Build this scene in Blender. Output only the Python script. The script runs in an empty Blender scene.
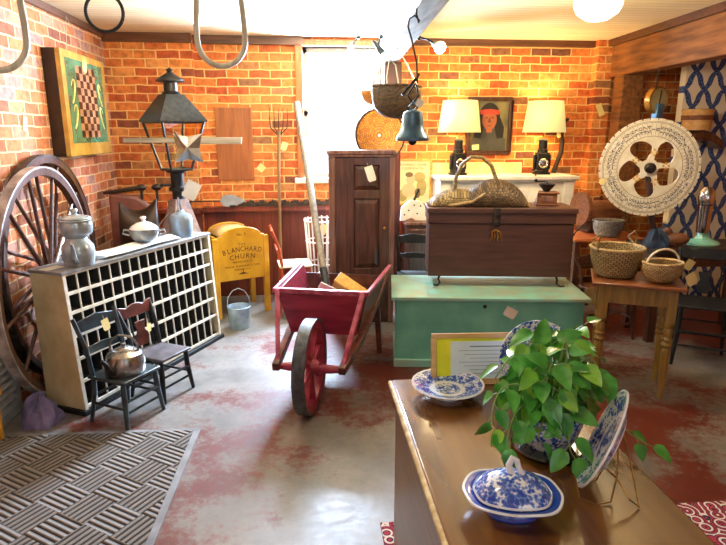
import bpy, bmesh, math, random
from math import sin, cos, pi, radians as R, sqrt, atan2
from mathutils import Vector, Matrix
SC = bpy.context.scene
COL = SC.collection

# ------------------------------------------------------------------ camera, light, exposure
cd = bpy.data.cameras.new('camera'); cam = bpy.data.objects.new('camera', cd); COL.objects.link(cam)
cd.sensor_width = 36.0; cd.lens = 36.0*580/726; cd.clip_start = .02
PITCH = math.atan(141/580); YAW = math.atan(58*cos(PITCH)/580)
Fw = Vector((sin(YAW)*cos(PITCH), cos(YAW)*cos(PITCH), -sin(PITCH)))
Rt = Vector((cos(YAW), -sin(YAW), 0)); Up = Rt.cross(Fw)
m = Matrix((Rt, Up, -Fw)).transposed().to_4x4(); m.translation = (0, 0, 1.65)
cam.matrix_world = m
SC.camera = cam
vs = SC.view_settings
vs.view_transform = 'Standard'; vs.look = 'None'; vs.gamma = 1; vs.use_curve_mapping = False
vs.exposure = 0.55
SC.cycles.use_denoising = True
SC.cycles.max_bounces = 6
SC.cycles.sample_clamp_indirect = 6

w = bpy.data.worlds.new('daylight'); SC.world = w; w.use_nodes = True
bg = w.node_tree.nodes['Background']; bg.inputs[0].default_value = (.76, .88, 1, 1); bg.inputs[1].default_value = 1.6

def area(name, loc, rot, sx, sy, e, col, spread=180):
    l = bpy.data.lights.new(name, 'AREA'); l.shape = 'RECTANGLE'; l.size = sx; l.size_y = sy; l.energy = e; l.color = col
    l.spread = R(spread)
    o = bpy.data.objects.new(name, l); COL.objects.link(o); o.location = loc; o.rotation_euler = rot
    return o
area('window_daylight', (.36, 6.2, 1.95), (R(-72), 0, R(-8)), .95, 1.25, 1150, (.60, .76, 1))

def point(name, loc, e, col, r=.05):
    l = bpy.data.lights.new(name, 'POINT'); l.energy = e; l.color = col; l.shadow_soft_size = r
    o = bpy.data.objects.new(name, l); COL.objects.link(o); o.location = loc
    return o
def spot(name, loc, target, e, col, ang=70, blend=.8, r=.04):
    l = bpy.data.lights.new(name, 'SPOT'); l.energy = e; l.color = col; l.spot_size = R(ang); l.spot_blend = blend; l.shadow_soft_size = r
    o = bpy.data.objects.new(name, l); COL.objects.link(o); o.location = loc
    o.rotation_euler = (Vector(target)-Vector(loc)).to_track_quat('-Z', 'Y').to_euler()
    return o
WARM = (1, .72, .38)

# ------------------------------------------------------------------ materials
def newmat(name):
    m = bpy.data.materials.new(name); m.use_nodes = True
    nt = m.node_tree; b = nt.nodes['Principled BSDF']
    return m, nt, b
def N(nt, t, **kw):
    n = nt.nodes.new(t)
    for k, v in kw.items():
        if k.startswith('i_'):
            n.inputs[int(k[2:])].default_value = v
        else: setattr(n, k, v)
    return n
def rgb(c): return (c[0], c[1], c[2], 1)
def hx(s):
    s = s.lstrip('#'); v = [int(s[i:i+2], 16)/255 for i in (0, 2, 4)]
    return tuple(((x+.055)/1.055)**2.4 if x > .04045 else x/12.92 for x in v)
def ramp(nt, fac, stops, interp='LINEAR'):
    r = N(nt, 'ShaderNodeValToRGB'); r.color_ramp.interpolation = interp
    e = r.color_ramp.elements
    while len(e) > 1: e.remove(e[-1])
    e[0].position = stops[0][0]; e[0].color = rgb(stops[0][1])
    for p, c in stops[1:]:
        q = e.new(p); q.color = rgb(c)
    nt.links.new(fac, r.inputs[0]); return r
def mat(name, c, c2=None, rough=.5, metal=0, scale=8, stretch=(1, 1, 1), bump=0, detail=4, coat=0, lo=.35, hi=.65, emit=0, spec=.5):
    """noise-mottled surface between colours c and c2"""
    m, nt, b = newmat(name)
    b.inputs['Roughness'].default_value = rough; b.inputs['Metallic'].default_value = metal
    b.inputs['Coat Weight'].default_value = coat; b.inputs['Coat Roughness'].default_value = .12
    b.inputs['Specular IOR Level'].default_value = spec
    if c2 is None: c2 = tuple(x*.8 for x in c)
    tc = N(nt, 'ShaderNodeTexCoord'); mp = N(nt, 'ShaderNodeMapping'); mp.inputs['Scale'].default_value = stretch
    nz = N(nt, 'ShaderNodeTexNoise'); nz.inputs['Scale'].default_value = scale; nz.inputs['Detail'].default_value = detail
    nt.links.new(tc.outputs['Object'], mp.inputs[0]); nt.links.new(mp.outputs[0], nz.inputs['Vector'])
    r = ramp(nt, nz.outputs[0], [(lo, c2), (hi, c)])
    nt.links.new(r.outputs[0], b.inputs['Base Color'])
    if bump:
        bp = N(nt, 'ShaderNodeBump'); bp.inputs['Strength'].default_value = bump; bp.inputs['Distance'].default_value = .01
        nt.links.new(nz.outputs[0], bp.inputs['Height']); nt.links.new(bp.outputs[0], b.inputs['Normal'])
    if emit:
        nt.links.new(r.outputs[0], b.inputs['Emission Color']); b.inputs['Emission Strength'].default_value = emit
    return m
def wood(name, c, c2, rough=.45, axis='x', scale=6, coat=0, bump=.15):
    st = {'x': (.6, 6, 6), 'y': (6, .6, 6), 'z': (6, 6, .6)}[axis]
    return mat(name, c, c2, rough=rough, scale=scale, stretch=st, bump=bump, detail=6, coat=coat, lo=.3, hi=.7)

def math_n(nt, op, a, b=None, c=None):
    n = N(nt, 'ShaderNodeMath', operation=op)
    for i, v in enumerate((a, b, c)):
        if v is None: continue
        if isinstance(v, (int, float)): n.inputs[i].default_value = v
        else: nt.links.new(v, n.inputs[i])
    return n.outputs[0]

def brick(name, side, cols, mortar, rs=.9):
    m, nt, b = newmat(name)
    g = N(nt, 'ShaderNodeNewGeometry'); sp = N(nt, 'ShaderNodeSeparateXYZ'); cb = N(nt, 'ShaderNodeCombineXYZ')
    nt.links.new(g.outputs['Position'], sp.inputs[0])
    nt.links.new(sp.outputs[1 if side else 0], cb.inputs[0]); nt.links.new(sp.outputs[2], cb.inputs[1])
    # hand laid: wobble the courses a little
    nz = N(nt, 'ShaderNodeTexNoise'); nz.inputs['Scale'].default_value = 7; nt.links.new(g.outputs['Position'], nz.inputs['Vector'])
    va = N(nt, 'ShaderNodeVectorMath', operation='MULTIPLY_ADD'); va.inputs[1].default_value = (.022, .022, 0)
    nt.links.new(nz.outputs[1], va.inputs[0]); nt.links.new(cb.outputs[0], va.inputs[2])
    br = N(nt, 'ShaderNodeTexBrick'); nt.links.new(va.outputs[0], br.inputs['Vector'])
    br.inputs['Scale'].default_value = 1; br.inputs['Brick Width'].default_value = .205; br.inputs['Row Height'].default_value = .077
    br.inputs['Mortar Size'].default_value = .0065; br.inputs['Mortar Smooth'].default_value = .3
    br.inputs['Color1'].default_value = (0, 0, 0, 1); br.inputs['Color2'].default_value = (1, 1, 1, 1); br.inputs['Mortar'].default_value = (.5, .5, .5, 1)
    r = ramp(nt, br.outputs['Color'], cols)
    n2 = N(nt, 'ShaderNodeTexNoise'); n2.inputs['Scale'].default_value = 22; n2.inputs['Detail'].default_value = 6
    nt.links.new(g.outputs['Position'], n2.inputs['Vector'])
    sh = ramp(nt, n2.outputs[0], [(.3, (.55, .5, .5)), (.6, (1.1, 1.1, 1.1))])
    mx = N(nt, 'ShaderNodeMix', data_type='RGBA', blend_type='MULTIPLY'); mx.inputs[0].default_value = .8
    nt.links.new(r.outputs[0], mx.inputs[6]); nt.links.new(sh.outputs[0], mx.inputs[7])
    m2 = N(nt, 'ShaderNodeMix', data_type='RGBA'); m2.inputs[7].default_value = rgb(mortar)
    nt.links.new(br.outputs['Fac'], m2.inputs[0]); nt.links.new(mx.outputs[2], m2.inputs[6])
    nt.links.new(m2.outputs[2], b.inputs['Base Color']); b.inputs['Roughness'].default_value = rs
    h = math_n(nt, 'SUBTRACT', math_n(nt, 'MULTIPLY', n2.outputs[0], .5), br.outputs['Fac'])
    bp = N(nt, 'ShaderNodeBump'); bp.inputs['Strength'].default_value = .5; bp.inputs['Distance'].default_value = .012
    nt.links.new(h, bp.inputs['Height']); nt.links.new(bp.outputs[0], b.inputs['Normal'])
    return m
BR = [(0, hx('6b4636')), (.10, hx('b9552a')), (.4, hx('d07035')), (.7, hx('dd8540')), (.88, hx('e29650')), (1, hx('80573f'))]
M = {}
M['brick_back'] = brick('orange_brick', False, BR, hx('e6bb78'))
M['brick_left'] = brick('left_brick', True, [(0, hx('7a4a3a')), (.3, hx('b96a42')), (.6, hx('c87d4e')), (.8, hx('a98078')), (1, hx('c98f62'))], hx('cdb08c'))
M['brick_side'] = brick('pier_brick', True, BR, hx('e6bb78'))

def floor_mat():
    m, nt, b = newmat('worn_painted_concrete')
    g = N(nt, 'ShaderNodeNewGeometry')
    def nz(s, d, off=0, rough=.6):
        n = N(nt, 'ShaderNodeTexNoise'); n.inputs['Scale'].default_value = s; n.inputs['Detail'].default_value = d; n.inputs['Roughness'].default_value = rough
        mp = N(nt, 'ShaderNodeMapping'); mp.inputs['Location'].default_value = (off, off*.7, 0); nt.links.new(g.outputs['Position'], mp.inputs[0]); nt.links.new(mp.outputs[0], n.inputs['Vector'])
        return n.outputs[0]
    big, mid, fine = nz(.9, 2, 2.3), nz(3.2, 6, 5.1, .7), nz(22, 8, 1, .75)
    v = math_n(nt, 'ADD', math_n(nt, 'MULTIPLY', big, 1.2), math_n(nt, 'ADD', math_n(nt, 'MULTIPLY', mid, .8), math_n(nt, 'MULTIPLY', fine, .55)))
    spx = N(nt, 'ShaderNodeSeparateXYZ'); nt.links.new(g.outputs['Position'], spx.inputs[0])
    bias = N(nt, 'ShaderNodeMapRange'); nt.links.new(spx.outputs[0], bias.inputs[0])
    for i_, q in ((1, -1.0), (2, .5), (3, -.07), (4, .055)): bias.inputs[i_].default_value = q
    v = math_n(nt, 'ADD', math_n(nt, 'SUBTRACT', v, .80), bias.outputs[0])
    r = ramp(nt, v, [(.45, (0, 0, 0)), (.60, (1, 1, 1))])
    conc = ramp(nt, mid, [(.3, hx('5c5854')), (.6, hx('807b75'))]); red = ramp(nt, fine, [(.3, hx('48170f')), (.7, hx('6c291a'))])
    mx = N(nt, 'ShaderNodeMix', data_type='RGBA')
    nt.links.new(r.outputs[0], mx.inputs[0]); nt.links.new(conc.outputs[0], mx.inputs[6]); nt.links.new(red.outputs[0], mx.inputs[7])
    nt.links.new(mx.outputs[2], b.inputs['Base Color'])
    rr = ramp(nt, fine, [(.3, (.30,)*3), (.7, (.5,)*3)]); nt.links.new(rr.outputs[0], b.inputs['Roughness'])
    bp = N(nt, 'ShaderNodeBump'); bp.inputs['Strength'].default_value = .15; bp.inputs['Distance'].default_value = .004
    nt.links.new(fine, bp.inputs['Height']); nt.links.new(bp.outputs[0], b.inputs['Normal'])
    return m
M['floor'] = floor_mat()

def boards(name, c, c2, width, axis, gap=(.02, .01, .005), rough=.5, gapw=.04, bump=.4):
    """tongue and groove boards: world coordinate axis 0/1/2 counts the boards"""
    m, nt, b = newmat(name)
    g = N(nt, 'ShaderNodeNewGeometry'); sp = N(nt, 'ShaderNodeSeparateXYZ'); nt.links.new(g.outputs['Position'], sp.inputs[0])
    t = math_n(nt, 'DIVIDE', sp.outputs[axis], width)
    fr = math_n(nt, 'FRACT', t); fl = math_n(nt, 'FLOOR', t)
    wn = N(nt, 'ShaderNodeTexWhiteNoise', noise_dimensions='1D'); nt.links.new(fl, wn.inputs['W'])
    mp = N(nt, 'ShaderNodeMapping'); s = [8, 8, 8]; s[2 if axis != 2 else 0] = .8
    if axis == 1 and 'ceiling' in name: s = [.8, 8, 8]
    mp.inputs['Scale'].default_value = s; nt.links.new(g.outputs['Position'], mp.inputs[0])
    nz = N(nt, 'ShaderNodeTexNoise'); nz.inputs['Scale'].default_value = 4; nz.inputs['Detail'].default_value = 6; nt.links.new(mp.outputs[0], nz.inputs['Vector'])
    v = math_n(nt, 'ADD', math_n(nt, 'MULTIPLY', wn.outputs[0], .5), math_n(nt, 'MULTIPLY', nz.outputs[0], .6))
    r = ramp(nt, v, [(.25, c2), (.8, c)])
    gp = math_n(nt, 'LESS_THAN', fr, gapw)
    mx = N(nt, 'ShaderNodeMix', data_type='RGBA'); mx.inputs[7].default_value = rgb(gap)
    nt.links.new(gp, mx.inputs[0]); nt.links.new(r.outputs[0], mx.inputs[6]); nt.links.new(mx.outputs[2], b.inputs['Base Color'])
    b.inputs['Roughness'].default_value = rough
    bp = N(nt, 'ShaderNodeBump'); bp.inputs['Strength'].default_value = bump; bp.inputs['Distance'].default_value = .004; bp.invert = True
    nt.links.new(gp, bp.inputs['Height']); nt.links.new(bp.outputs[0], b.inputs['Normal'])
    return m
M['wainscot'] = boards('wainscot_boards', hx('8e3d24'), hx('5d2517'), .09, 0)
M['ceiling'] = boards('ceiling_boards', hx('f2e6c4'), hx('e8dab4'), .085, 1, gap=hx('bda67c'), gapw=.08, rough=.6)
M['trim'] = wood('dark_trim', hx('6b4026'), hx('43260f'), axis='x')
M['beam_wood'] = wood('rough_beam', hx('9a6432'), hx('5a361a'), axis='y', scale=4, rough=.7)
M['grey_beam'] = wood('painted_beam', hx('8b938a'), hx('4f5751'), axis='y', scale=5, rough=.6)
M['window_wood'] = wood('window_wood', hx('b06c34'), hx('7d4520'), axis='z')
M['post'] = wood('old_post', hx('5b2a24'), hx('2f1512'), axis='z')
M['black'] = mat('black_iron', (.012, .012, .013), (.03, .028, .027), rough=.42, metal=.5, scale=30)
M['iron'] = mat('aged_iron', hx('47403c'), hx('241e1b'), rough=.55, metal=.7, scale=25, bump=.2)
M['blackpaint'] = mat('black_paint', (.006, .007, .008), (.016, .018, .02), rough=.5, scale=20, spec=.3)
M['bluegreen'] = mat('dark_bluegreen_paint', hx('2c3f48'), hx('131a1e'), rough=.35, scale=14, coat=.3)
M['darkwood'] = wood('dark_walnut', hx('5b3323'), hx('2c160f'), axis='z', coat=.35, rough=.4)
M['cab'] = wood('cabinet_wood', hx('5e372a'), hx('2e1812'), axis='z', coat=.4, rough=.38)
M['cab_light'] = wood('cabinet_edge', hx('8d6453'), hx('57372b'), axis='z', coat=.3, rough=.4)
M['chest'] = wood('brown_painted_chest', hx('56352c'), hx('40251f'), axis='x', rough=.45)
M['teal'] = mat('teal_milk_paint', hx('7ccbb4'), hx('62b3a0'), rough=.42, scale=5, bump=.05, coat=.2)
M['teal_worn'] = mat('worn_teal_top', hx('8accc0'), hx('9fb09a'), rough=.3, scale=7, coat=.4)
M['red'] = mat('faded_barn_red', hx('a32f4c'), hx('7a2036'), rough=.42, scale=7, stretch=(.5, 3, 3), coat=.25)
M['red_light'] = mat('worn_pink_red', hx('c0647c'), hx('93324c'), rough=.4, scale=25)
M['tyre'] = mat('iron_tyre', hx('5a6068'), hx('3c3f45'), rough=.5, metal=.4, scale=30)
M['yellow'] = mat('mustard_paint', hx('d9a32b'), hx('c08a1e'), rough=.4, scale=6, coat=.3)
M['brown_ink'] = mat('brown_lettering', hx('4a2711'), hx('3b1e0c'), rough=.6)
M['cream'] = mat('cream_paint', hx('d6c69a'), hx('b8a67a'), rough=.5, scale=6, bump=.05)
M['cream_edge'] = mat('cream_edge', hx('e6dfcf'), hx('cfc5ae'), rough=.45, scale=20)
M['grey_top'] = mat('worn_grey_top', hx('8c8d90'), hx('6a665f'), rough=.35, scale=9)
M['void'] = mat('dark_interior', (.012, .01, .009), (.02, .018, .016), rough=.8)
M['enamel'] = mat('grey_blue_enamel', hx('b5c4cb'), hx('8b949a'), rough=.22, metal=.45, scale=14, coat=.5)
M['tin'] = mat('tin', hx('b9bcbf'), hx('8c8376'), rough=.25, metal=.9, scale=8)
M['bluetin'] = mat('blue_grey_tin', hx('8fb0cf'), hx('7f90a3'), rough=.3, metal=.4, scale=10, coat=.3)
M['pail'] = mat('galvanized', hx('a9bccb'), hx('8194a6'), rough=.35, metal=.3, scale=12)
M['white'] = mat('white_paint', hx('e9e7df'), hx('d5d0c2'), rough=.45, scale=10)
M['cloth_white'] = mat('white_linen', hx('eeeeea'), hx('d9dadc'), rough=.85, scale=14, bump=.1)
M['paper'] = mat('white_card', hx('f2efe2'), hx('e6e0cc'), rough=.8)
M['tag'] = mat('manila_tag', hx('efdf9c'), hx('e2cd80'), rough=.8)
M['tan'] = mat('tan_tag', hx('c7b07a'), hx('b09a66'), rough=.8)
M['oak'] = wood('golden_oak', hx('84561d'), hx('593710'), axis='y', coat=.9, rough=.2, bump=.0, scale=2.2)
M['oak_side'] = wood('oak_side', hx('7a5030'), hx('54361d'), axis='y', coat=.3, rough=.4, bump=.03)
M['olive'] = wood('olive_gold_table', hx('a08035'), hx('6f5620'), axis='z', coat=.5, rough=.35)
M['tabletop'] = wood('red_brown_tabletop', hx('9c5f37'), hx('6d3c22'), axis='x', coat=.5, rough=.3)
M['pine'] = wood('orange_pine', hx('c9713a'), hx('a4532a'), axis='x', coat=.3, rough=.4)
M['kegwood'] = wood('keg_wood', hx('8a5430'), hx('5b341d'), axis='x', rough=.6)
M['lightwood'] = wood('light_bent_wood', hx('d9b173'), hx('b98b4c'), axis='x', rough=.4, coat=.3)
M['bow'] = wood('pale_steam_bent_wood', hx('cfc9b4'), hx('a19a84'), axis='z', rough=.5)
M['ironring'] = M['black']
M['brass'] = mat('brass', hx('c79a4e'), hx('8f6a30'), rough=.28, metal=.9, scale=14)
M['bell'] = mat('pewter_blue_bell', hx('5f7f96'), hx('42586a'), rough=.35, metal=.6, scale=16)
M['wicker_dark'] = mat('dark_wicker', hx('5e4526'), hx('2d1f10'), rough=.6, scale=45)
M['wicker_olive'] = mat('olive_wicker', hx('96804e'), hx('5b4a28'), rough=.55, scale=45)
M['splint'] = mat('pale_ash_splint', hx('c2a877'), hx('8f764a'), rough=.6, scale=35)
M['splint_light'] = mat('buff_splint', hx('d6bd8c'), hx('a6875a'), rough=.6, scale=40)
def woven(name, c, c2, gapc, u=26, v=.011, rough=.6, flat_=False):
    m, nt, b = newmat(name); g = N(nt, 'ShaderNodeTexCoord'); sp = N(nt, 'ShaderNodeSeparateXYZ'); nt.links.new(g.outputs['Object'], sp.inputs[0])
    th = math_n(nt, 'MULTIPLY', math_n(nt, 'ARCTAN2', sp.outputs[1], sp.outputs[0]), u/(2*pi))
    ln = N(nt, 'ShaderNodeVectorMath', operation='LENGTH'); nt.links.new(g.outputs['Object'], ln.inputs[0])
    cb = N(nt, 'ShaderNodeCombineXYZ'); nt.links.new(th, cb.inputs[0])
    nt.links.new(math_n(nt, 'DIVIDE', math_n(nt, 'ADD', sp.outputs[2], math_n(nt, 'MULTIPLY', ln.outputs['Value'], .5)), v*1.3), cb.inputs[1])
    if flat_:
        nt.links.new(math_n(nt, 'DIVIDE', sp.outputs[0], .022), cb.inputs[0]); nt.links.new(math_n(nt, 'DIVIDE', math_n(nt, 'SUBTRACT', sp.outputs[2], math_n(nt, 'MULTIPLY', sp.outputs[1], .8)), v), cb.inputs[1])
    br = N(nt, 'ShaderNodeTexBrick'); nt.links.new(cb.outputs[0], br.inputs['Vector'])
    for k_, q in (('Scale', 1), ('Brick Width', 1), ('Row Height', 1), ('Mortar Size', .12), ('Mortar Smooth', .6)): br.inputs[k_].default_value = q
    br.inputs['Color1'].default_value = rgb(c); br.inputs['Color2'].default_value = rgb(c2); br.inputs['Mortar'].default_value = rgb(gapc)
    nt.links.new(br.outputs[0], b.inputs['Base Color']); b.inputs['Roughness'].default_value = rough
    bp = N(nt, 'ShaderNodeBump'); bp.invert = True; bp.inputs['Strength'].default_value = .8; bp.inputs['Distance'].default_value = .004
    nt.links.new(br.outputs['Fac'], bp.inputs['Height']); nt.links.new(bp.outputs[0], b.inputs['Normal'])
    return m
M['w_splint'] = woven('woven_ash_splint', hx('b09a6c'), hx('8f7a4e'), hx('4a3a20'), 30, .012)
M['w_light'] = woven('woven_buff_splint', hx('cdb684'), hx('a88c5c'), hx('5a4628'), 34, .008)
M['w_dark'] = woven('woven_dark_willow', hx('6b5436'), hx('3e2d1a'), hx('120b06'), 44, .009)
M['w_olive'] = woven('woven_olive_willow', hx('a08a5a'), hx('6e5a34'), hx('241a0c'), 44, .009)
M['w_dark2'] = woven('woven_dark_flat', hx('7a6140'), hx('46341f'), hx('100a05'), v=.010, flat_=True)
M['w_olive2'] = woven('woven_olive_flat', hx('ad9664'), hx('7a643c'), hx('241a0c'), v=.010, flat_=True)
M['w_honey'] = woven('woven_honey', hx('d9983f'), hx('b06c26'), hx('6a3a12'), 40, .010)
M['w_grey'] = woven('woven_grey', hx('b9b4aa'), hx('8c877d'), hx('4a453e'), 30, .010)
M['honey'] = mat('honey_basketry', hx('d9923a'), hx('a8611e'), rough=.45, scale=24, coat=.3)
M['straw'] = mat('straw_basketry', hx('e3b35a'), hx('c08a38'), rough=.5, scale=30)
M['greyspeck'] = mat('grey_speckled', hx('b9b4aa'), hx('77726b'), rough=.5, scale=60)
M['navy'] = mat('navy_cloth', hx('27405f'), hx('15233a'), rough=.7, scale=8, bump=.2)
M['bluepaint'] = mat('slate_blue_paint', hx('2a4258'), hx('1a2a3a'), rough=.5, scale=6)
M['mint'] = mat('mint_enamel', hx('8fd0b8'), hx('79bfa6'), rough=.2, coat=.6, scale=6)
M['chrome'] = mat('chrome', hx('d8dade'), hx('aeb0b5'), rough=.12, metal=1, scale=5)
M['rope'] = mat('dark_rust_steel', hx('4a3a28'), hx('241a12'), rough=.7, scale=30, bump=.3)
M['string'] = mat('string', hx('c9c2b0'), hx('a9a08a'), rough=.9)
M['leather'] = mat('pinkish_brown_leather', hx('9a6358'), hx('7a4a42'), rough=.45, scale=6, coat=.2)
M['darkleather'] = mat('dark_brown_leather', hx('3a2416'), hx('1f130c'), rough=.45, scale=10)
M['stonepink'] = mat('pinkish_grey_stone', hx('a8938e'), hx('857370'), rough=.7, scale=30, bump=.2)
M['greypaint'] = mat('grey_paint', hx('a9adb2'), hx('878b91'), rough=.5, scale=8)
M['silverwood'] = mat('silvered_wood', hx('9c968a'), hx('6f695e'), rough=.6, scale=6, stretch=(.4, 6, 6))
M['rag'] = mat('lavender_cloth', hx('8a80a8'), hx('5d567a'), rough=.85, scale=9, bump=.3)
M['soil'] = mat('potting_soil', (.02, .012, .008), (.04, .025, .015), rough=.95, scale=60, bump=.5)
M['leaf'] = mat('green_leaf', hx('5fb046'), hx('2f7a2c'), rough=.32, scale=18, coat=.25)
M['leaf_young'] = mat('young_leaf', hx('8fc43e'), hx('62a532'), rough=.35, scale=18, coat=.2)
M['stem'] = mat('green_stem', hx('8aa05a'), hx('6a8a3e'), rough=.5)
M['saucer'] = mat('black_lacquer', (.01, .01, .011), (.02, .018, .02), rough=.15, coat=.5)
M['orangepaint'] = mat('orange_red_paint', hx('c2532c'), hx('9a3c1e'), rough=.4, scale=10, coat=.2)
M['rush'] = mat('rush_seat', hx('e9dcc0'), hx('c9b792'), rough=.7, scale=50, bump=.3)

def emis(name, col, s):
    m, nt, b = newmat(name); b.inputs['Base Color'].default_value = rgb(col)
    b.inputs['Emission Color'].default_value = rgb(col); b.inputs['Emission Strength'].default_value = s
    return m
M['glow'] = emis('glowing_opal_glass', (1, .93, .74), 3.0)
M['shade'] = emis('lit_lampshade', hx('f6e89c'), .40)
M['bulb'] = emis('bulb', (1, .85, .5), 14)
def pane(name, tint=(1, 1, 1), gl=.06):
    m, nt, b = newmat(name); nt.nodes.remove(b)
    t = N(nt, 'ShaderNodeBsdfTransparent'); t.inputs[0].default_value = rgb(tint)
    g = N(nt, 'ShaderNodeBsdfGlossy'); g.inputs['Roughness'].default_value = .03
    x = N(nt, 'ShaderNodeMixShader'); x.inputs[0].default_value = gl
    nt.links.new(t.outputs[0], x.inputs[1]); nt.links.new(g.outputs[0], x.inputs[2]); nt.links.new(x.outputs[0], nt.nodes['Material Output'].inputs[0])
    return m
M['glass'] = pane('window_glass'); M['amber'] = pane('old_amber_glass', (1, .85, .6), .12)

def lattice_mat():
    m, nt, b = newmat('blue_ogee_lattice_print')
    g = N(nt, 'ShaderNodeTexCoord'); sp = N(nt, 'ShaderNodeSeparateXYZ'); nt.links.new(g.outputs['Object'], sp.inputs[0])
    x = math_n(nt, 'DIVIDE', sp.outputs[0], .19); z = math_n(nt, 'DIVIDE', sp.outputs[2], .31)
    wob = math_n(nt, 'MULTIPLY', math_n(nt, 'SINE', math_n(nt, 'MULTIPLY', z, 4*pi)), .05)
    def band(sgn):
        s = math_n(nt, 'ADD' if sgn > 0 else 'SUBTRACT', math_n(nt, 'ADD', x, 0), math_n(nt, 'ADD', z, wob))
        f = math_n(nt, 'ABSOLUTE', math_n(nt, 'SUBTRACT', math_n(nt, 'FRACT', s), .5))
        return math_n(nt, 'LESS_THAN', f, .14)
    a = math_n(nt, 'MAXIMUM', band(1), band(-1))
    nz = N(nt, 'ShaderNodeTexNoise'); nz.inputs['Scale'].default_value = 60; nt.links.new(g.outputs['Object'], nz.inputs['Vector'])
    blue = ramp(nt, nz.outputs[0], [(.4, hx('24386e')), (.65, hx('5a70a4'))])
    mx = N(nt, 'ShaderNodeMix', data_type='RGBA'); mx.inputs[6].default_value = rgb(hx('ded6c0'))
    nt.links.new(a, mx.inputs[0]); nt.links.new(blue.outputs[0], mx.inputs[7]); nt.links.new(mx.outputs[2], b.inputs['Base Color'])
    b.inputs['Roughness'].default_value = .9
    return m
M['lattice'] = lattice_mat()

def mat_mat():
    """ribbed door mat: blocks of ribs turned a quarter, laid on the diagonal"""
    m, nt, b = newmat('ribbed_brown_mat')
    g = N(nt, 'ShaderNodeTexCoord'); mp = N(nt, 'ShaderNodeMapping'); mp.inputs['Rotation'].default_value = (0, 0, R(32))
    nt.links.new(g.outputs['Object'], mp.inputs[0]); sp = N(nt, 'ShaderNodeSeparateXYZ'); nt.links.new(mp.outputs[0], sp.inputs[0])
    B = .165
    fx = math_n(nt, 'FLOOR', math_n(nt, 'DIVIDE', sp.outputs[0], B)); fy = math_n(nt, 'FLOOR', math_n(nt, 'DIVIDE', sp.outputs[1], B))
    ch = math_n(nt, 'FLOORED_MODULO', math_n(nt, 'ADD', fx, fy), 2)
    def rib(o): return math_n(nt, 'ABSOLUTE', math_n(nt, 'SINE', math_n(nt, 'MULTIPLY', o, pi*5.5/B)))
    rx, ry = rib(sp.outputs[0]), rib(sp.outputs[1])
    h = math_n(nt, 'ADD', math_n(nt, 'MULTIPLY', rx, ch), math_n(nt, 'MULTIPLY', ry, math_n(nt, 'SUBTRACT', 1, ch)))
    c = ramp(nt, h, [(.0, hx('0d0a08')), (.3, hx('2e2722')), (.6, hx('63594f')), (1, hx('70665c'))])
    nt.links.new(c.outputs[0], b.inputs['Base Color']); b.inputs['Roughness'].default_value = .8
    bp = N(nt, 'ShaderNodeBump'); bp.inputs['Strength'].default_value = 1; bp.inputs['Distance'].default_value = .012
    nt.links.new(h, bp.inputs['Height']); nt.links.new(bp.outputs[0], b.inputs['Normal'])
    return m
M['mat'] = mat_mat()

def china(name, scale, thr=.5, rim=None, center=None, band=None, dens=.03, sc=(1, 1, 1)):
    """white glaze with cobalt transfer print: broken noise scenery, optional radial bands (object space)"""
    m, nt, b = newmat(name)
    g = N(nt, 'ShaderNodeTexCoord'); mp = N(nt, 'ShaderNodeMapping'); mp.inputs['Scale'].default_value = sc
    nt.links.new(g.outputs['Object'], mp.inputs[0])
    ln = N(nt, 'ShaderNodeVectorMath', operation='LENGTH'); nt.links.new(mp.outputs[0], ln.inputs[0])
    nz = N(nt, 'ShaderNodeTexNoise'); nz.inputs['Scale'].default_value = scale; nz.inputs['Detail'].default_value = 5; nz.inputs['Roughness'].default_value = .7
    nt.links.new(g.outputs['Object'], nz.inputs['Vector'])
    n2 = N(nt, 'ShaderNodeTexVoronoi'); n2.inputs['Scale'].default_value = scale*3.2; nt.links.new(g.outputs['Object'], n2.inputs['Vector'])
    v = math_n(nt, 'ADD', nz.outputs[0], math_n(nt, 'MULTIPLY', n2.outputs[0], .28))
    if band:
        for lo, hi, amt in band:
            inb = math_n(nt, 'MULTIPLY', math_n(nt, 'GREATER_THAN', ln.outputs['Value'], lo), math_n(nt, 'LESS_THAN', ln.outputs['Value'], hi))
            v = math_n(nt, 'SUBTRACT', v, math_n(nt, 'MULTIPLY', inb, amt))
    c = ramp(nt, v, [(thr-.12, hx('2346ac')), (thr-.02, hx('6488d2')), (thr+dens, hx('e9eef5'))])
    nt.links.new(c.outputs[0], b.inputs['Base Color']); b.inputs['Roughness'].default_value = .12; b.inputs['Coat Weight'].default_value = .6
    return m
M['china_tureen'] = china('cobalt_print_lid', 34, .69, dens=.06)
M['china_base'] = china('cobalt_print_base', 60, .95)
M['china_plate'] = china('cobalt_print_plate', 34, .66, band=[(.070, .086, -.22), (.125, .15, -.1)], dens=.05)
M['china_purple'] = china('violet_print_platter', 46, .66, band=[(.05, .066, -.3), (.072, .1, .04)], dens=.06)
M['china_pot'] = china('cobalt_print_pot', 36, .63, dens=.05)
M['glaze'] = mat('white_glaze', hx('eef1f4'), hx('dfe3e8'), rough=.12, coat=.6)

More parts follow.
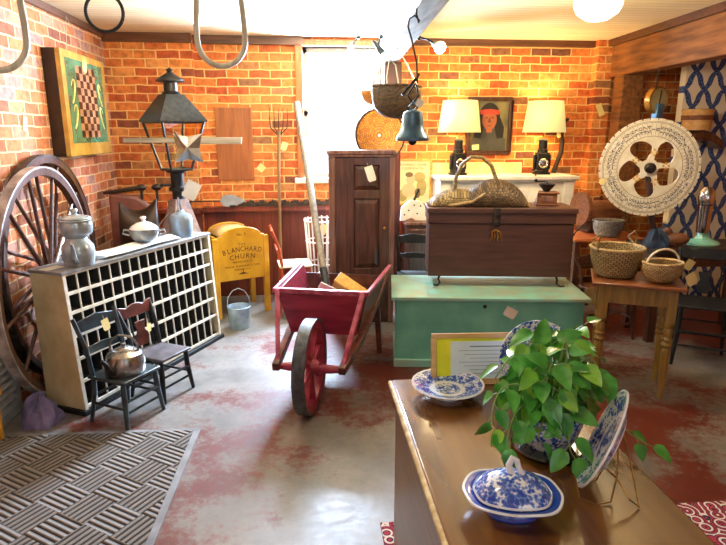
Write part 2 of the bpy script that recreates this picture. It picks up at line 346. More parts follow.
def rug_mat():
    m, nt, b = newmat('oriental_rug')
    g = N(nt, 'ShaderNodeTexCoord')
    v = N(nt, 'ShaderNodeTexVoronoi'); v.inputs['Scale'].default_value = 14; nt.links.new(g.outputs['Object'], v.inputs['Vector'])
    c = ramp(nt, math_n(nt, 'FRACT', math_n(nt, 'MULTIPLY', v.outputs[0], 3.1)), [(0, hx('d9cfc8')), (.3, hx('8e1f38')), (.5, hx('1d1420')), (.62, hx('a52c46')), (.85, hx('33203a'))], 'CONSTANT')
    nt.links.new(c.outputs[0], b.inputs['Base Color']); b.inputs['Roughness'].default_value = .95
    return m
M['rug'] = rug_mat()
def flat(name, h, rough=.6): return mat(name, hx(h), tuple(x*.85 for x in hx(h)), rough=rough, scale=20)

# ------------------------------------------------------------------ mesh building
class MB:
    def __init__(s): s.v = []; s.f = []
    def add(s, vs, fs, T=None):
        b = len(s.v)
        for p in vs:
            p = Vector(p)
            if T is not None: p = T @ p
            s.v.append(p)
        for f in fs: s.f.append(tuple(b+i for i in f))
        return s
    def box(s, x0, x1, y0, y1, z0, z1, T=None):
        vs = [(x, y, z) for x in (x0, x1) for y in (y0, y1) for z in (z0, z1)]
        return s.add(vs, [(0, 1, 3, 2), (4, 6, 7, 5), (0, 4, 5, 1), (2, 3, 7, 6), (0, 2, 6, 4), (1, 5, 7, 3)], T)
    def bar(s, p0, p1, w, h, roll=0):
        """rectangular bar from p0 to p1, w across, h high"""
        p0, p1 = Vector(p0), Vector(p1); d = (p1-p0); L = d.length; d.normalize()
        up = Vector((0, 0, 1)) if abs(d.z) < .95 else Vector((0, 1, 0))
        sx = d.cross(up).normalized(); sz = sx.cross(d)
        T = Matrix((sx, d, sz)).transposed().to_4x4(); T.translation = p0
        if roll: T = T @ Matrix.Rotation(roll, 4, 'Y')
        return s.box(-w/2, w/2, 0, L, -h/2, h/2, T)
    def tube(s, pts, r, n=8, closed=False, caps=True):
        pts = [Vector(p) for p in pts]; k = len(pts)
        rs = r if isinstance(r, (list, tuple)) else [r]*k
        b = len(s.v); prev = None
        for i, p in enumerate(pts):
            if closed: t = pts[(i+1) % k]-pts[i-1]
            else: t = pts[min(i+1, k-1)]-pts[max(i-1, 0)]
            t.normalize()
            if prev is None:
                a = Vector((0, 0, 1)) if abs(t.z) < .9 else Vector((1, 0, 0))
                u = t.cross(a).normalized()
            else:
                u = (prev - t*prev.dot(t)).normalized()
            prev = u; v = t.cross(u)
            for j in range(n):
                a = 2*pi*j/n; s.v.append(p+(u*cos(a)+v*sin(a))*rs[i])
        for i in range(k if closed else k-1):
            i2 = (i+1) % k
            for j in range(n):
                j2 = (j+1) % n
                s.f.append((b+i*n+j, b+i*n+j2, b+i2*n+j2, b+i2*n+j))
        if caps and not closed:
            s.f.append(tuple(b+j for j in range(n))[::-1]); s.f.append(tuple(b+(k-1)*n+j for j in range(n)))
        return s
    def lathe(s, prof, n=24, T=None, sx=1, sy=1, wob=None, close=False, cap=True):
        """prof: (r, z) list"""
        vs = []; fs = []; k = len(prof)
        for i, (r, z) in enumerate(prof):
            for j in range(n):
                a = 2*pi*j/n; rr = r*(wob(a, i) if wob else 1)
                vs.append((rr*cos(a)*sx, rr*sin(a)*sy, z))
        for i in range(k if close else k-1):
            i2 = (i+1) % k
            for j in range(n):
                j2 = (j+1) % n; fs.append((i*n+j, i*n+j2, i2*n+j2, i2*n+j))
        if not close and cap:
            if prof[0][0] > 1e-4: fs.append(tuple(range(n))[::-1])
            if prof[-1][0] > 1e-4: fs.append(tuple((k-1)*n+j for j in range(n)))
        return s.add(vs, fs, T)
    def prism(s, pts, d, T=None):
        """outline in xz, thickness d along y"""
        n = len(pts); vs = [(x, -d/2, z) for x, z in pts]+[(x, d/2, z) for x, z in pts]
        fs = [tuple(range(n)), tuple(range(n, 2*n))[::-1]]+[(i, i+n, (i+1) % n+n, (i+1) % n) for i in range(n)]
        return s.add(vs, fs, T)
    def ball(s, c, r, n=12, T=None):
        r = r if isinstance(r, tuple) else (r, r, r)
        prof = [(sin(pi*i/8), -cos(pi*i/8)) for i in range(9)]
        S = Matrix.Translation(c) @ Matrix.Diagonal((*r, 1))
        return s.lathe(prof, n, S if T is None else T @ S)
    def build(s, name, mt, parent=None, loc=(0, 0, 0), rot=(0, 0, 0), bevel=0, smooth=True, solid=0):
        me = bpy.data.meshes.new(name); me.from_pydata([tuple(v) for v in s.v], [], s.f)
        bm = bmesh.new(); bm.from_mesh(me); bmesh.ops.remove_doubles(bm, verts=bm.verts, dist=1e-6)
        bmesh.ops.recalc_face_normals(bm, faces=bm.faces); bm.to_mesh(me); bm.free()
        me.materials.append(M[mt] if isinstance(mt, str) else mt)
        if smooth:
            for p in me.polygons: p.use_smooth = True
            me.set_sharp_from_angle(angle=R(35))
        o = bpy.data.objects.new(name, me); COL.objects.link(o)
        o.location = loc; o.rotation_euler = rot
        if parent is not None: o.parent = parent
        if bevel:
            b = o.modifiers.new('bevel', 'BEVEL'); b.width = bevel; b.segments = 2; b.limit_method = 'ANGLE'; b.angle_limit = R(40)
        if solid:
            b = o.modifiers.new('solid', 'SOLIDIFY'); b.thickness = solid; b.offset = 0
        return o

def tag(o, label, cat, group=None, kind=None):
    o['label'] = label; o['category'] = cat
    if group: o['group'] = group
    if kind: o['kind'] = kind
    return o
def thing(name, label, cat, loc=(0, 0, 0), rz=0, group=None, rot=None):
    o = bpy.data.objects.new(name, None); COL.objects.link(o); o.location = loc
    o.rotation_euler = rot if rot else (0, 0, R(rz)); o.empty_display_size = .05
    return tag(o, label, cat, group)
def struct(name, mb, mt, loc=(0, 0, 0), bevel=0):
    o = mb.build(name, mt, loc=loc, bevel=bevel, smooth=False); o['kind'] = 'structure'; return o
def copy_tree(o, parent=None):
    c = o.copy(); COL.objects.link(c)
    if parent is not None: c.parent = parent
    for ch in [x for x in bpy.data.objects if x.parent == o]: copy_tree(ch, c)
    return c
def rotm(ax, a): return Matrix.Rotation(a, 4, ax)
def tr(x, y, z): return Matrix.Translation((x, y, z))
def text_mb(mb, s, size, T, extrude=.0008, sx=1):
    cu = bpy.data.curves.new('t', 'FONT'); cu.body = s; cu.size = size; cu.align_x = 'CENTER'; cu.align_y = 'CENTER'; cu.extrude = extrude; cu.resolution_u = 2
    o = bpy.data.objects.new('t', cu); COL.objects.link(o)
    dg = bpy.context.evaluated_depsgraph_get(); me = o.evaluated_get(dg).to_mesh()
    vs = [(v.co.x*sx, v.co.y, v.co.z) for v in me.vertices]; fs = [tuple(p.vertices) for p in me.polygons]
    o.evaluated_get(dg).to_mesh_clear(); bpy.data.objects.remove(o); bpy.data.curves.remove(cu)
    mb.add(vs, fs, T)
# text lying in xz plane facing -y
FACE = rotm('X', R(90))
def cut_mb(splines, depth):
    """filled 2D outlines with holes, lying in xz, thickness depth"""
    cu = bpy.data.curves.new('c', 'CURVE'); cu.dimensions = '2D'; cu.fill_mode = 'BOTH'; cu.extrude = depth/2
    for pts in splines:
        sp = cu.splines.new('POLY'); sp.points.add(len(pts)-1); sp.use_cyclic_u = True
        for i, (x, y) in enumerate(pts): sp.points[i].co = (x, y, 0, 1)
    o = bpy.data.objects.new('c', cu); COL.objects.link(o)
    dg = bpy.context.evaluated_depsgraph_get(); me = o.evaluated_get(dg).to_mesh(); mb = MB()
    mb.add([tuple(v.co) for v in me.vertices], [tuple(p.vertices) for p in me.polygons], FACE)
    o.evaluated_get(dg).to_mesh_clear(); bpy.data.objects.remove(o); bpy.data.curves.remove(cu)
    return mb
def weave(prof, n, amp=.004, sx=1, sy=1):
    """woven wall from a profile: alternate cells swell in and out"""
    mb = MB(); mb.lathe(prof, n, sx=sx, sy=sy, cap=False, wob=lambda a, i: 1+amp*(1 if (round(a*n/(2*pi))+i) % 2 else -1)); return mb
def price_tag(parent, loc, rot, w=.05, h=.07, mt='tag', name='price_tag'):
    t = MB().prism([(-w/2, 0), (w/2, 0), (w/2, -h*.85), (w/2-.008, -h), (-w/2+.008, -h), (-w/2, -h*.85)], .0015)
    t.tube([(0, 0, -.006), (0, 0, .03)], .0008, 4)
    return t.build(name, mt, parent, loc=loc, rot=tuple(R(a) for a in rot))

# ------------------------------------------------------------------ the room
XL, YB, CH = -1.80, 5.9, 2.52
struct('floor', MB().box(-2, 4.8, -2, 6.3, -.1, 0), 'floor')
struct('ceiling', MB().box(-2, 4.8, -2, 6.3, CH, CH+.1), 'ceiling')
struct('wall_left', MB().box(XL-.2, XL, -2, 6.1, 0, CH), 'brick_left')
struct('wall_right', MB().box(4.6, 4.8, -2, 6.1, 0, CH), 'brick_side')
WX0, WX1, WZ0, WZ1 = -.01, .76, 1.2, 2.44
b = MB(); b.box(XL, WX0, YB, YB+.25, 0, CH); b.box(WX1, 4.6, YB, YB+.25, 0, CH); b.box(WX0, WX1, YB, YB+.25, 0, WZ0); b.box(WX0, WX1, YB, YB+.25, WZ1, CH)
struct('wall_back', b, 'brick_back')
struct('wall_back_pier', MB().box(2.88, 3.04, YB-.12, YB, 0, CH), 'brick_back')
struct('wall_corner_pier', MB().box(XL, -1.02, YB-.10, YB, 0, CH), 'brick_back')
b = MB(); b.box(-2, -1.5, -2.1, -1.9, 0, CH); b.box(-.5, .5, -2.1, -1.9, 0, CH); b.box(2.2, 4.8, -2.1, -1.9, 0, CH)
for x0, x1 in ((-1.5, -.5), (.5, 2.2)): b.box(x0, x1, -2.1, -1.9, 0, .8); b.box(x0, x1, -2.1, -1.9, 2.3, CH)
struct('wall_front', b, 'brick_back')
# window
wn = MB(); t = .07
wn.box(WX0-t, WX0, YB-.03, YB+.12, WZ0-.02, CH-.01); wn.box(WX1, WX1+t, YB-.03, YB+.12, WZ0-.02, WZ1+t)
wn.box(WX0-t, WX1+t, YB-.03, YB+.12, WZ1, WZ1+.06)
win = struct('window_1', wn, 'window_wood', bevel=.004)
sl = MB().box(WX0-.1, WX1+.1, YB-.07, YB+.2, WZ0-.05, WZ0).build('window_sill', 'white', win, bevel=.004)
sa = MB(); y = YB+.1
for z0, z1 in ((WZ0, WZ0+.05), (1.80, 1.85), (WZ1-.05, WZ1)): sa.box(WX0, WX1, y, y+.04, z0, z1)
for x0, x1 in ((WX0, WX0+.04), (WX1-.04, WX1)): sa.box(x0, x1, y, y+.04, WZ0, WZ1)
sa.build('sash', 'white', win)
MB().box(WX0+.04, WX1-.04, y+.018, y+.022, WZ0+.05, WZ1-.05).build('pane', 'glass', win)
# wainscot, its ledge, crown trims, beams
wb = MB(); wb.box(-1.02, 1.0, YB-.03, YB, 0, .88); wb.box(XL, -1.02, YB-.13, YB-.10, 0, .88)
struct('wall_wainscot', wb, 'wainscot')
lg = MB(); lg.box(-1.02, 1.0, YB-.10, YB, .88, .925); lg.box(XL, -1.02, YB-.20, YB-.10, .88, .925)
struct('trim_1', lg, 'wainscot', bevel=.004)
struct('trim_2', MB().box(-1.02, -.0, YB-.05, YB, CH-.075, CH), 'trim')
struct('trim_3', MB().box(.8, 3.0, YB-.05, YB, CH-.06, CH), 'trim')
struct('trim_4', MB().box(XL, -1.02, YB-.15, YB-.10, CH-.08, CH), 'trim')
struct('trim_5', MB().box(XL, XL+.03, -2, YB-.15, CH-.05, CH), 'trim')
def skew(x0a, x0b, ya, yb, wd, z0, z1):
    return MB().add([(x0a, ya, z0), (x0a+wd, ya, z0), (x0a+wd, ya, z1), (x0a, ya, z1), (x0b, yb, z0), (x0b+wd, yb, z0), (x0b+wd, yb, z1), (x0b, yb, z1)],
                    [(0, 1, 2, 3), (7, 6, 5, 4), (0, 4, 5, 1), (1, 5, 6, 2), (2, 6, 7, 3), (3, 7, 4, 0)])
struct('ceiling_beam_grey', skew(.45, .74, 1.0, 5.88, .15, 2.27, CH), 'grey_beam', bevel=.01)
struct('ceiling_beam_brown', skew(2.74, 3.02, .6, 5.78, .16, 2.17, CH), 'beam_wood', bevel=.01)
struct('trim_6', skew(2.70, 2.98, .6, 5.78, .04, CH-.06, CH), 'trim')
struct('wall_post_brown', MB().box(2.98, 3.19, 5.45, 5.62, 0, 2.17), 'beam_wood', bevel=.01)
struct('wall_post_red', MB().box(.735, .90, 5.56, 5.72, 0, 2.27), 'post', bevel=.01)
# papered partition at the right
pt = MB().box(0, 1.3, 0, .08, 0, CH).build('wall_lattice_paper', 'lattice', loc=(3.37, 5.1, 0)); pt['kind'] = 'structure'

# ------------------------------------------------------------------ lamps the room has, and one unseen light
def ceiling_light(loc, label, e):
    t = thing('ceiling_light', label, 'ceiling light', loc, group='opal glass ceiling lights')
    MB().lathe([(.07, .0), (.075, -.02), (.055, -.035), (.05, -.05), (.07, -.06)], 24).build('fitter', 'brass', t)
    MB().lathe([(.07, -.06), (.125, -.075), (.135, -.10), (.135, -.16), (.115, -.20), (.06, -.235), (0, -.245)], 28).build('opal_globe', 'glow', t)
    p = point('overhead_point_light', (loc[0], loc[1], loc[2]-.33), e, (1, .78, .48), .12)
    return t
ceiling_light((1.715, 3.5, CH), 'lit opal glass ceiling light over the dark chest, near the brown beam', 42)
ceiling_light((-.64, 4.1, CH+.04), 'lit opal glass ceiling light left of the window, above the pale bent wood bow', 34)
def clip_lamp(name, label, base, head, tgt, mt, lit, e, size=.05):
    t = thing(name, label, 'lamp', base)
    b0 = Vector(base); h = Vector(head)-b0; d = (Vector(tgt)-Vector(head)).normalized()
    MB().tube([(0, 0, 0), h*.5+Vector((0, 0, .015)), h], .008, 8).ball((0, 0, 0), .02).build('arm', 'black', t)
    q = d.to_track_quat('Z', 'Y').to_matrix().to_4x4(); q.translation = h
    MB().lathe([(size*.3, -.06), (size*.5, -.04), (size*.55, 0), (size, .07), (size*.93, .07), (size*.5, .005), (0, .0)], 18, q).build('reflector', mt, t)
    MB().ball((0, 0, 0), .030, 12, q @ tr(0, 0, .062)).build('bulb', 'bulb' if lit else 'glaze', t)
    if lit: spot(name+'_beam', h+b0+d*.12, (1.25, 5.9, 1.6), e, WARM, 120)
    return t
clip_lamp('clip_lamp', 'white cone clip lamp hanging in front of the bright window', (.49, 5.45, 2.46), (.42, 5.45, 2.36), (.1, 5.0, 1.2), 'white', False, 0, .045)
clip_lamp('spot_lamp', 'small black spot lamp between the window and the grey beam', (.66, 5.2, 2.43), (.63, 5.2, 2.35), (1.3, 5.0, 1.4), 'black', False, 0, .035)
clip_lamp('spot_lamp', 'small lit spot lamp at the right side of the grey beam', (.86, 4.55, 2.33), (.985, 4.5, 2.27), (1.15, 3.6, 1.95), 'white', True, 90, .045)

# unseen point light with no fitting, washing the walls from above
point('overhead_point_light', (-.2, 1.0, 2.2), 10, (1, .86, .66), .15)

# ------------------------------------------------------------------ left wall
def leaning_tag(x, y, z, label):
    o = MB().box(0, .002, -.027, .027, -.05, .05).build('price_tag', 'tag', loc=(x, y, z), rot=(R(-18), 0, 0)); tag(o, label, 'tag', 'paper tags pinned to the left brick wall')
leaning_tag(XL+.004, 4.05, 1.70, 'cream paper tag on the left brick wall beside the game board')
leaning_tag(XL+.004, 3.58, 1.655, 'yellow paper tag on the brick wall at the left picture edge')
# game board in a deep box frame
gb = thing('game_board', 'green painted checkerboard game board in a deep frame on left brick wall', 'game board', (XL, 4.44, 1.475))
W, H, D = .90, .74, .12
fr = MB()
for y0, y1, z0, z1 in ((0, W, 0, .03), (0, W, H-.03, H), (0, .03, 0, H), (W-.03, W, 0, H)): fr.box(0, D, y0, y1, z0, z1)
fr.build('box_frame', 'darkleather', gb, bevel=.003)
M['green'] = mat('bottle_green_paint', hx('2f6b52'), hx('4d8a68'), rough=.25, scale=8, coat=.6)
M['gold'] = mat('gold_paint', hx('c9a24a'), hx('a8823a'), rough=.3, scale=9, coat=.5)
M['goldline'] = mat('pale_gold_scroll', hx('e8d98a'), hx('d2bb5a'), rough=.35)
MB().box(D-.03, D+.002, .0, W, .0, H).build('gold_border', 'gold', gb)
MB().box(D, D+.004, .07, W-.07, .09, H-.05).build('green_panel', 'green', gb)
ck = {0: MB(), 1: MB()}; n, k = 6, 10; y0, z0 = .255, .13; s_ = .052
for i in range(n):
    for j in range(k): ck[(i+j) % 2].box(D+.004, D+.0055, y0+i*.066, y0+(i+1)*.066, z0+j*s_, z0+(j+1)*s_)
ck[0].build('dark_squares', mat('dark_check', hx('2a1712'), hx('1d0f0b'), rough=.25, coat=.5), gb); ck[1].build('light_squares', mat('tan_check', hx('b98a66'), hx('9e7250'), rough=.25, coat=.5), gb)
sc = MB()
for sgn, yc in ((-1, .17), (1, .73)):
    for zz in (.28, .46):
        pts = [(D+.005, yc+sgn*(.035*cos(a*1.3)), zz+.085*sin(a)*(1 if zz < .4 else 1)) for a in [pi*.15+i*pi*1.6/14 for i in range(15)]]
        MB().tube(pts, [.002+.006*sin(pi*i/14) for i in range(15)], 6).build('gold_scroll', 'goldline', gb)
sc.lathe([(0, 0), (.05, 0), (.05, .003), (0, .003)], 20, tr(D+.004, .45, .665) @ rotm('Y', R(90)), sx=1.1, sy=.9)
sc.build('medallion', 'goldline', gb)
MB().tube([(.09, .22, H), (.03, .45, 1.02), (.09, .66, H)], .002, 5).build('hanging_wire', 'string', gb)

# two wagon wheels against the wall
def spoked_wheel(name, label, loc, rz, rad, n, mrim, group=None):
    hl = .042
    t = thing(name, label, 'wheel', loc, rz, group)
    Ty = rotm('X', R(90))
    MB().lathe([(rad-.055, -.022), (rad-.012, -.026), (rad-.012, .026), (rad-.055, .022)], 56, Ty, close=True).build('felloe', 'darkwood', t)
    MB().lathe([(rad-.012, -.028), (rad, -.028), (rad, .028), (rad-.012, .028)], 56, Ty, close=True).build('iron_tyre', mrim, t)
    MB().lathe([(0, -hl), (.05, -hl), (.075, -.03), (.085, -.02), (.085, .02), (.075, .03), (.05, hl), (0, hl)], 20, Ty).build('hub', 'iron', t)
    sp = None
    for i in range(n):
        a = 2*pi*(i+.35)/n
        if sp is None:
            sp = MB().tube([(.07, 0, 0), (.2, 0, 0), (rad-.2, 0, 0), (rad-.05, 0, 0)], [.018, .015, .012, .011], 8).build('spoke', 'darkwood', t)
            o = sp
        else: o = sp.copy(); COL.objects.link(o)
        o.rotation_euler = (0, -a, 0)
    return t
M['greyiron'] = mat('weathered_grey_rim', hx('b4b0b0'), hx('7a7270'), rough=.45, metal=.2, scale=14)
spoked_wheel('wagon_wheel', 'tall spoked wagon wheel with pale grey worn rim, nearest at left edge', (-1.655, 3.80, .722), 91, .72, 12, 'greyiron', 'wagon wheels leaning on the left wall')
spoked_wheel('wagon_wheel', 'second spoked wagon wheel with dark rim, behind the grey rimmed one', (-1.742, 4.10, .752), 90.5, .75, 12, 'iron', 'wagon wheels leaning on the left wall')

# louvred shutter, yellow stand, cloth at the left edge
sh = thing('louvered_shutter', 'pale grey louvered shutter leaning on the wall behind the wagon wheel', 'shutter', (XL+.012, 3.0, .0), 0)
f = MB()
for y0, y1 in ((0, .05), (.40, .45)): f.box(0, .03, y0, y1, 0, 1.02)
for z in (0, .5, .97): f.box(0, .03, .05, .40, z, z+.05)
f.build('shutter_frame', 'greypaint', sh, bevel=.002)
f = MB()
for i in range(19):
    z = .07+i*.048
    if abs(z-.5) > .03: f.box(-.005, .035, .05, .40, -.003, .003, tr(.0, 0, z) @ tr(.015, 0, 0) @ rotm('Y', R(35)) @ tr(-.015, 0, 0))
f.build('louvres', 'greypaint', sh)
ye = thing('yellow_stand', 'yellow painted wooden stand cut by the left picture edge', 'stand', (-1.745, 3.06, 0), 0)
f = MB(); f.prism([(0, 0), (.055, 0), (.055, .25), (.075, .27), (.075, .33), (.05, .36), (.045, .60), (0, .60)], .035); f.build('leg', 'yellow', ye, bevel=.002)
f = MB(); f.prism([(0, .60), (.08, .60), (.05, .70), (0, .74)], .04); f.build('foot_bracket', 'blackpaint', ye, bevel=.002)
def crumple(name, loc, s, mt, label, cat, seed=1, freq=5):
    random.seed(seed); mb = MB(); n, k = 28, 14; ph = [random.uniform(0, 6.28) for _ in range(8)]
    vs = []; fs = []
    for i in range(k+1):
        th = pi*.5*i/k
        for j in range(n):
            a = 2*pi*j/n
            q = 1+.13*sin(freq*a+ph[0]+3*th)+.09*sin((freq+4)*a+ph[1]-4*th)+.06*sin(13*a+ph[2])
            vs.append((s[0]*cos(a)*sin(th)*q, s[1]*sin(a)*sin(th)*q, s[2]*max(0, cos(th))*(1+.16*sin(3*a+ph[3])+.1*sin(7*a+ph[4]))))
    for i in range(k):
        for j in range(n): fs.append((i*n+j, i*n+(j+1) % n, (i+1)*n+(j+1) % n, (i+1)*n+j))
    mb.add(vs, fs); o = mb.build(name, mt, loc=loc); return tag(o, label, cat)
crumple('cloth', (-1.56, 3.24, 0.0), (.10, .09, .16), 'rag', 'crumpled lavender cloth on the floor left of the pigeonhole cabinet', 'cloth', 3)

# ------------------------------------------------------------------ pigeonhole cabinet
L, Dp, Hh = 1.43, .30, .855
cb = thing('pigeonhole_cabinet', 'cream sorting cabinet with rows of dark pigeonholes, slanted front', 'cabinet', (-1.344, 3.32, 0), 64.5)
# local: x along the front, y back into depth (0 = front foot), front leans back by .05
def fx(z): return .055*z/Hh
f = MB()
for x0, x1 in ((0, .02), (L-.02, L)):
    f = MB(); f.add([(x, y, z) for x in (x0, x1) for y, z in ((0, .03), (Dp, .03), (Dp, Hh), (fx(Hh), Hh))], [(0, 1, 2, 3), (7, 6, 5, 4), (0, 4, 5, 1), (1, 5, 6, 2), (2, 6, 7, 3), (3, 7, 4, 0)])
    f.build('side_panel', 'cream', cb, bevel=.002)
MB().box(-.01, L+.01, fx(Hh)-.01, Dp+.005, Hh, Hh+.018).build('top', 'grey_top', cb, bevel=.002)
MB().box(.02, L-.02, Dp-.012, Dp, .03, Hh).build('back_panel', 'void', cb)
MB().box(-.02, L+.02, -.02, Dp+.01, 0, .03).build('plinth', 'blackpaint', cb, bevel=.002)
rows = [0.045, .205, .345, .485, .625, .74, .855-.002]
g_ = MB()
for i, z in enumerate(rows):
    y0 = fx(z)
    g_.box(.02, L-.02, y0+.012, Dp-.015, z-.008, z+.006)
g_.build('shelves', 'void', cb)
g_ = MB()
for i, z in enumerate(rows): g_.box(.02, L-.02, fx(z), fx(z)+.0125, z-.010, z+.008)
g_.build('shelf_edges', 'cream_edge', cb)
g_ = MB()
for i in range(1, 16):
    x = .02+(L-.04)*i/16
    g_.add([(x+q, y, z) for q in (-.0028, .0028) for y, z in ((fx(.04)+.012, .04), (Dp-.015, .04), (Dp-.015, Hh-.004), (fx(Hh)+.012, Hh-.004))], [(0, 1, 2, 3), (7, 6, 5, 4), (0, 4, 5, 1), (1, 5, 6, 2), (2, 6, 7, 3), (3, 7, 4, 0)])
g_.build('dividers', 'void', cb)
g_ = MB()
for i in range(1, 16):
    x = .02+(L-.04)*i/16
    g_.add([(x+q, y, z) for q in (-.0028, .0028) for y, z in ((fx(.04)+.002, .04), (fx(.04)+.012, .04), (fx(Hh)+.012, Hh-.004), (fx(Hh)+.002, Hh-.004))], [(0, 1, 2, 3), (7, 6, 5, 4), (0, 4, 5, 1), (1, 5, 6, 2), (2, 6, 7, 3), (3, 7, 4, 0)])
g_.build('divider_edges', 'cream_edge', cb)
g_ = MB()
for x0, x1 in ((0, .022), (L-.022, L)):
    g_ = MB(); g_.add([(x, y, z) for x in (x0, x1) for y, z in ((-.004, .03), (.0, .03), (fx(Hh), Hh), (fx(Hh)-.004, Hh))], [(0, 1, 2, 3), (7, 6, 5, 4), (0, 4, 5, 1), (1, 5, 6, 2), (2, 6, 7, 3), (3, 7, 4, 0)])
    g_.build('edge_strip', 'cream_edge', cb)
ZT = Hh+.019
a61 = R(64.5)
def on_cab(u, v): return (-1.344+u*cos(a61)-v*sin(a61), 3.32+u*sin(a61)+v*cos(a61), ZT)
# coffee biggin
cp = thing('coffee_biggin', 'tall grey blue enamel coffee pot with drip top on cabinet end', 'coffee pot', on_cab(.20, .12), 60)
cp.scale = (1.22, 1.22, 1.30)
MB().lathe([(0, 0), (.068, 0), (.07, .012), (.078, .05), (.074, .09), (.05, .118), (.047, .125)], 28).build('pot_body', 'enamel', cp)
MB().lathe([(.047, .125), (.072, .145), (.078, .155), (.078, .19), (.072, .205), (.077, .215), (.074, .22)], 28).build('drip_chamber', 'enamel', cp)
MB().lathe([(.078, .2), (.08, .208), (.06, .222), (.02, .232), (.012, .236), (.018, .248), (.014, .258), (0, .261)], 24).build('lid', 'enamel', cp)
MB().tube([(-.05, -.04, .03), (-.08, -.065, .05), (-.09, -.075, .09), (-.105, -.088, .12)], [.018, .014, .010, .007], 10).build('spout', 'enamel', cp)
MB().tube([(.04, .03, .13), (.08, .065, .13), (.10, .08, .095), (.085, .07, .05), (.062, .05, .035)], .009, 8).build('handle', 'blackpaint', cp)
# sheet of paper at the end
tag(MB().box(-.06, .06, -.035, .035, 0, .002).build('paper_sheet', 'paper', loc=on_cab(.06, .19), rot=(0, 0, R(60))), 'small white sheet of paper lying at the near end of cabinet top', 'paper')
# folded cloth
def cloth_roll():
    mb = MB(); n = 26; vs = []; fs = []; k = 18
    for i in range(n+1):
        x = i/n*.74
        for j in range(k):
            a = 2*pi*j/k; w_ = .075+.008*sin(x*9); h = .018+.006*sin(x*14+j)
            yy = cos(a)*w_; zz = max(-.018, sin(a)*h)+.018
            e = .35 if i in (0, n) else 1
            vs.append((x, yy*(.8+.2*e), zz*(.5+.5*e)))
    for i in range(n):
        for j in range(k): fs.append((i*k+j, i*k+(j+1) % k, (i+1)*k+(j+1) % k, (i+1)*k+j))
    fs.append(tuple(range(k))); fs.append(tuple(n*k+j for j in range(k)))
    return mb.add(vs, fs)
cl = cloth_roll().build('folded_cloth', 'cloth_white', loc=on_cab(.36, .14), rot=(0, 0, a61)); tag(cl, 'long folded white linen cloth with blue edge along the cabinet top', 'cloth')
ZC = .04
def up(p, d): return (p[0], p[1], p[2]+d)
# sugar bowl
sb = thing('enamel_bowl', 'white enamel lidded bowl with a spoon sticking out, on the folded cloth', 'bowl', up(on_cab(.80, .14), ZC), 60)
MB().lathe([(0, 0), (.06, 0), (.085, .02), (.098, .06), (.10, .085), (.095, .085), (.09, .08)], 28).build('bowl_body', 'enamel', sb)
MB().lathe([(.096, .085), (.08, .105), (.045, .125), (.015, .132), (.01, .142), (.022, .158), (.014, .168), (0, .17)], 28).build('lid', 'glaze', sb)
for s_ in (-1, 1): MB().tube([(s_*.045, -s_*.08, .07), (s_*.07, -s_*.115, .075), (s_*.078, -s_*.12, .05), (s_*.05, -s_*.085, .035)], .007, 8).build('handle', 'enamel', sb)
tag(MB().tube([(0, 0, 0), (.05, .03, .06), (.085, .05, .10)], [.006, .005, .008], 8).build('spoon', 'tin', loc=up(on_cab(.875, .10), ZC+.075), rot=(0, 0, R(-15))), 'spoon handle standing in the white enamel bowl', 'spoon')
# blue tin can
cn = thing('spouted_tin', 'blue grey tin can with a thin spout at far end of cabinet', 'tin can', up(on_cab(1.22, .15), 0), 55)
MB().lathe([(0, 0), (.082, 0), (.085, .01), (.085, .135), (.07, .165), (.03, .185), (.022, .20), (0, .202)], 26).build('can_body', 'bluetin', cn)
MB().tube([(.0, .0, .18), (-.02, -.015, .24), (-.03, -.02, .30)], [.018, .012, .007], 10).build('spout', 'tin', cn)
MB().tube([(.06, 0, .15), (.10, .0, .15), (.115, .0, .11), (.085, 0, .06)], .006, 8).build('handle', 'bluetin', cn)

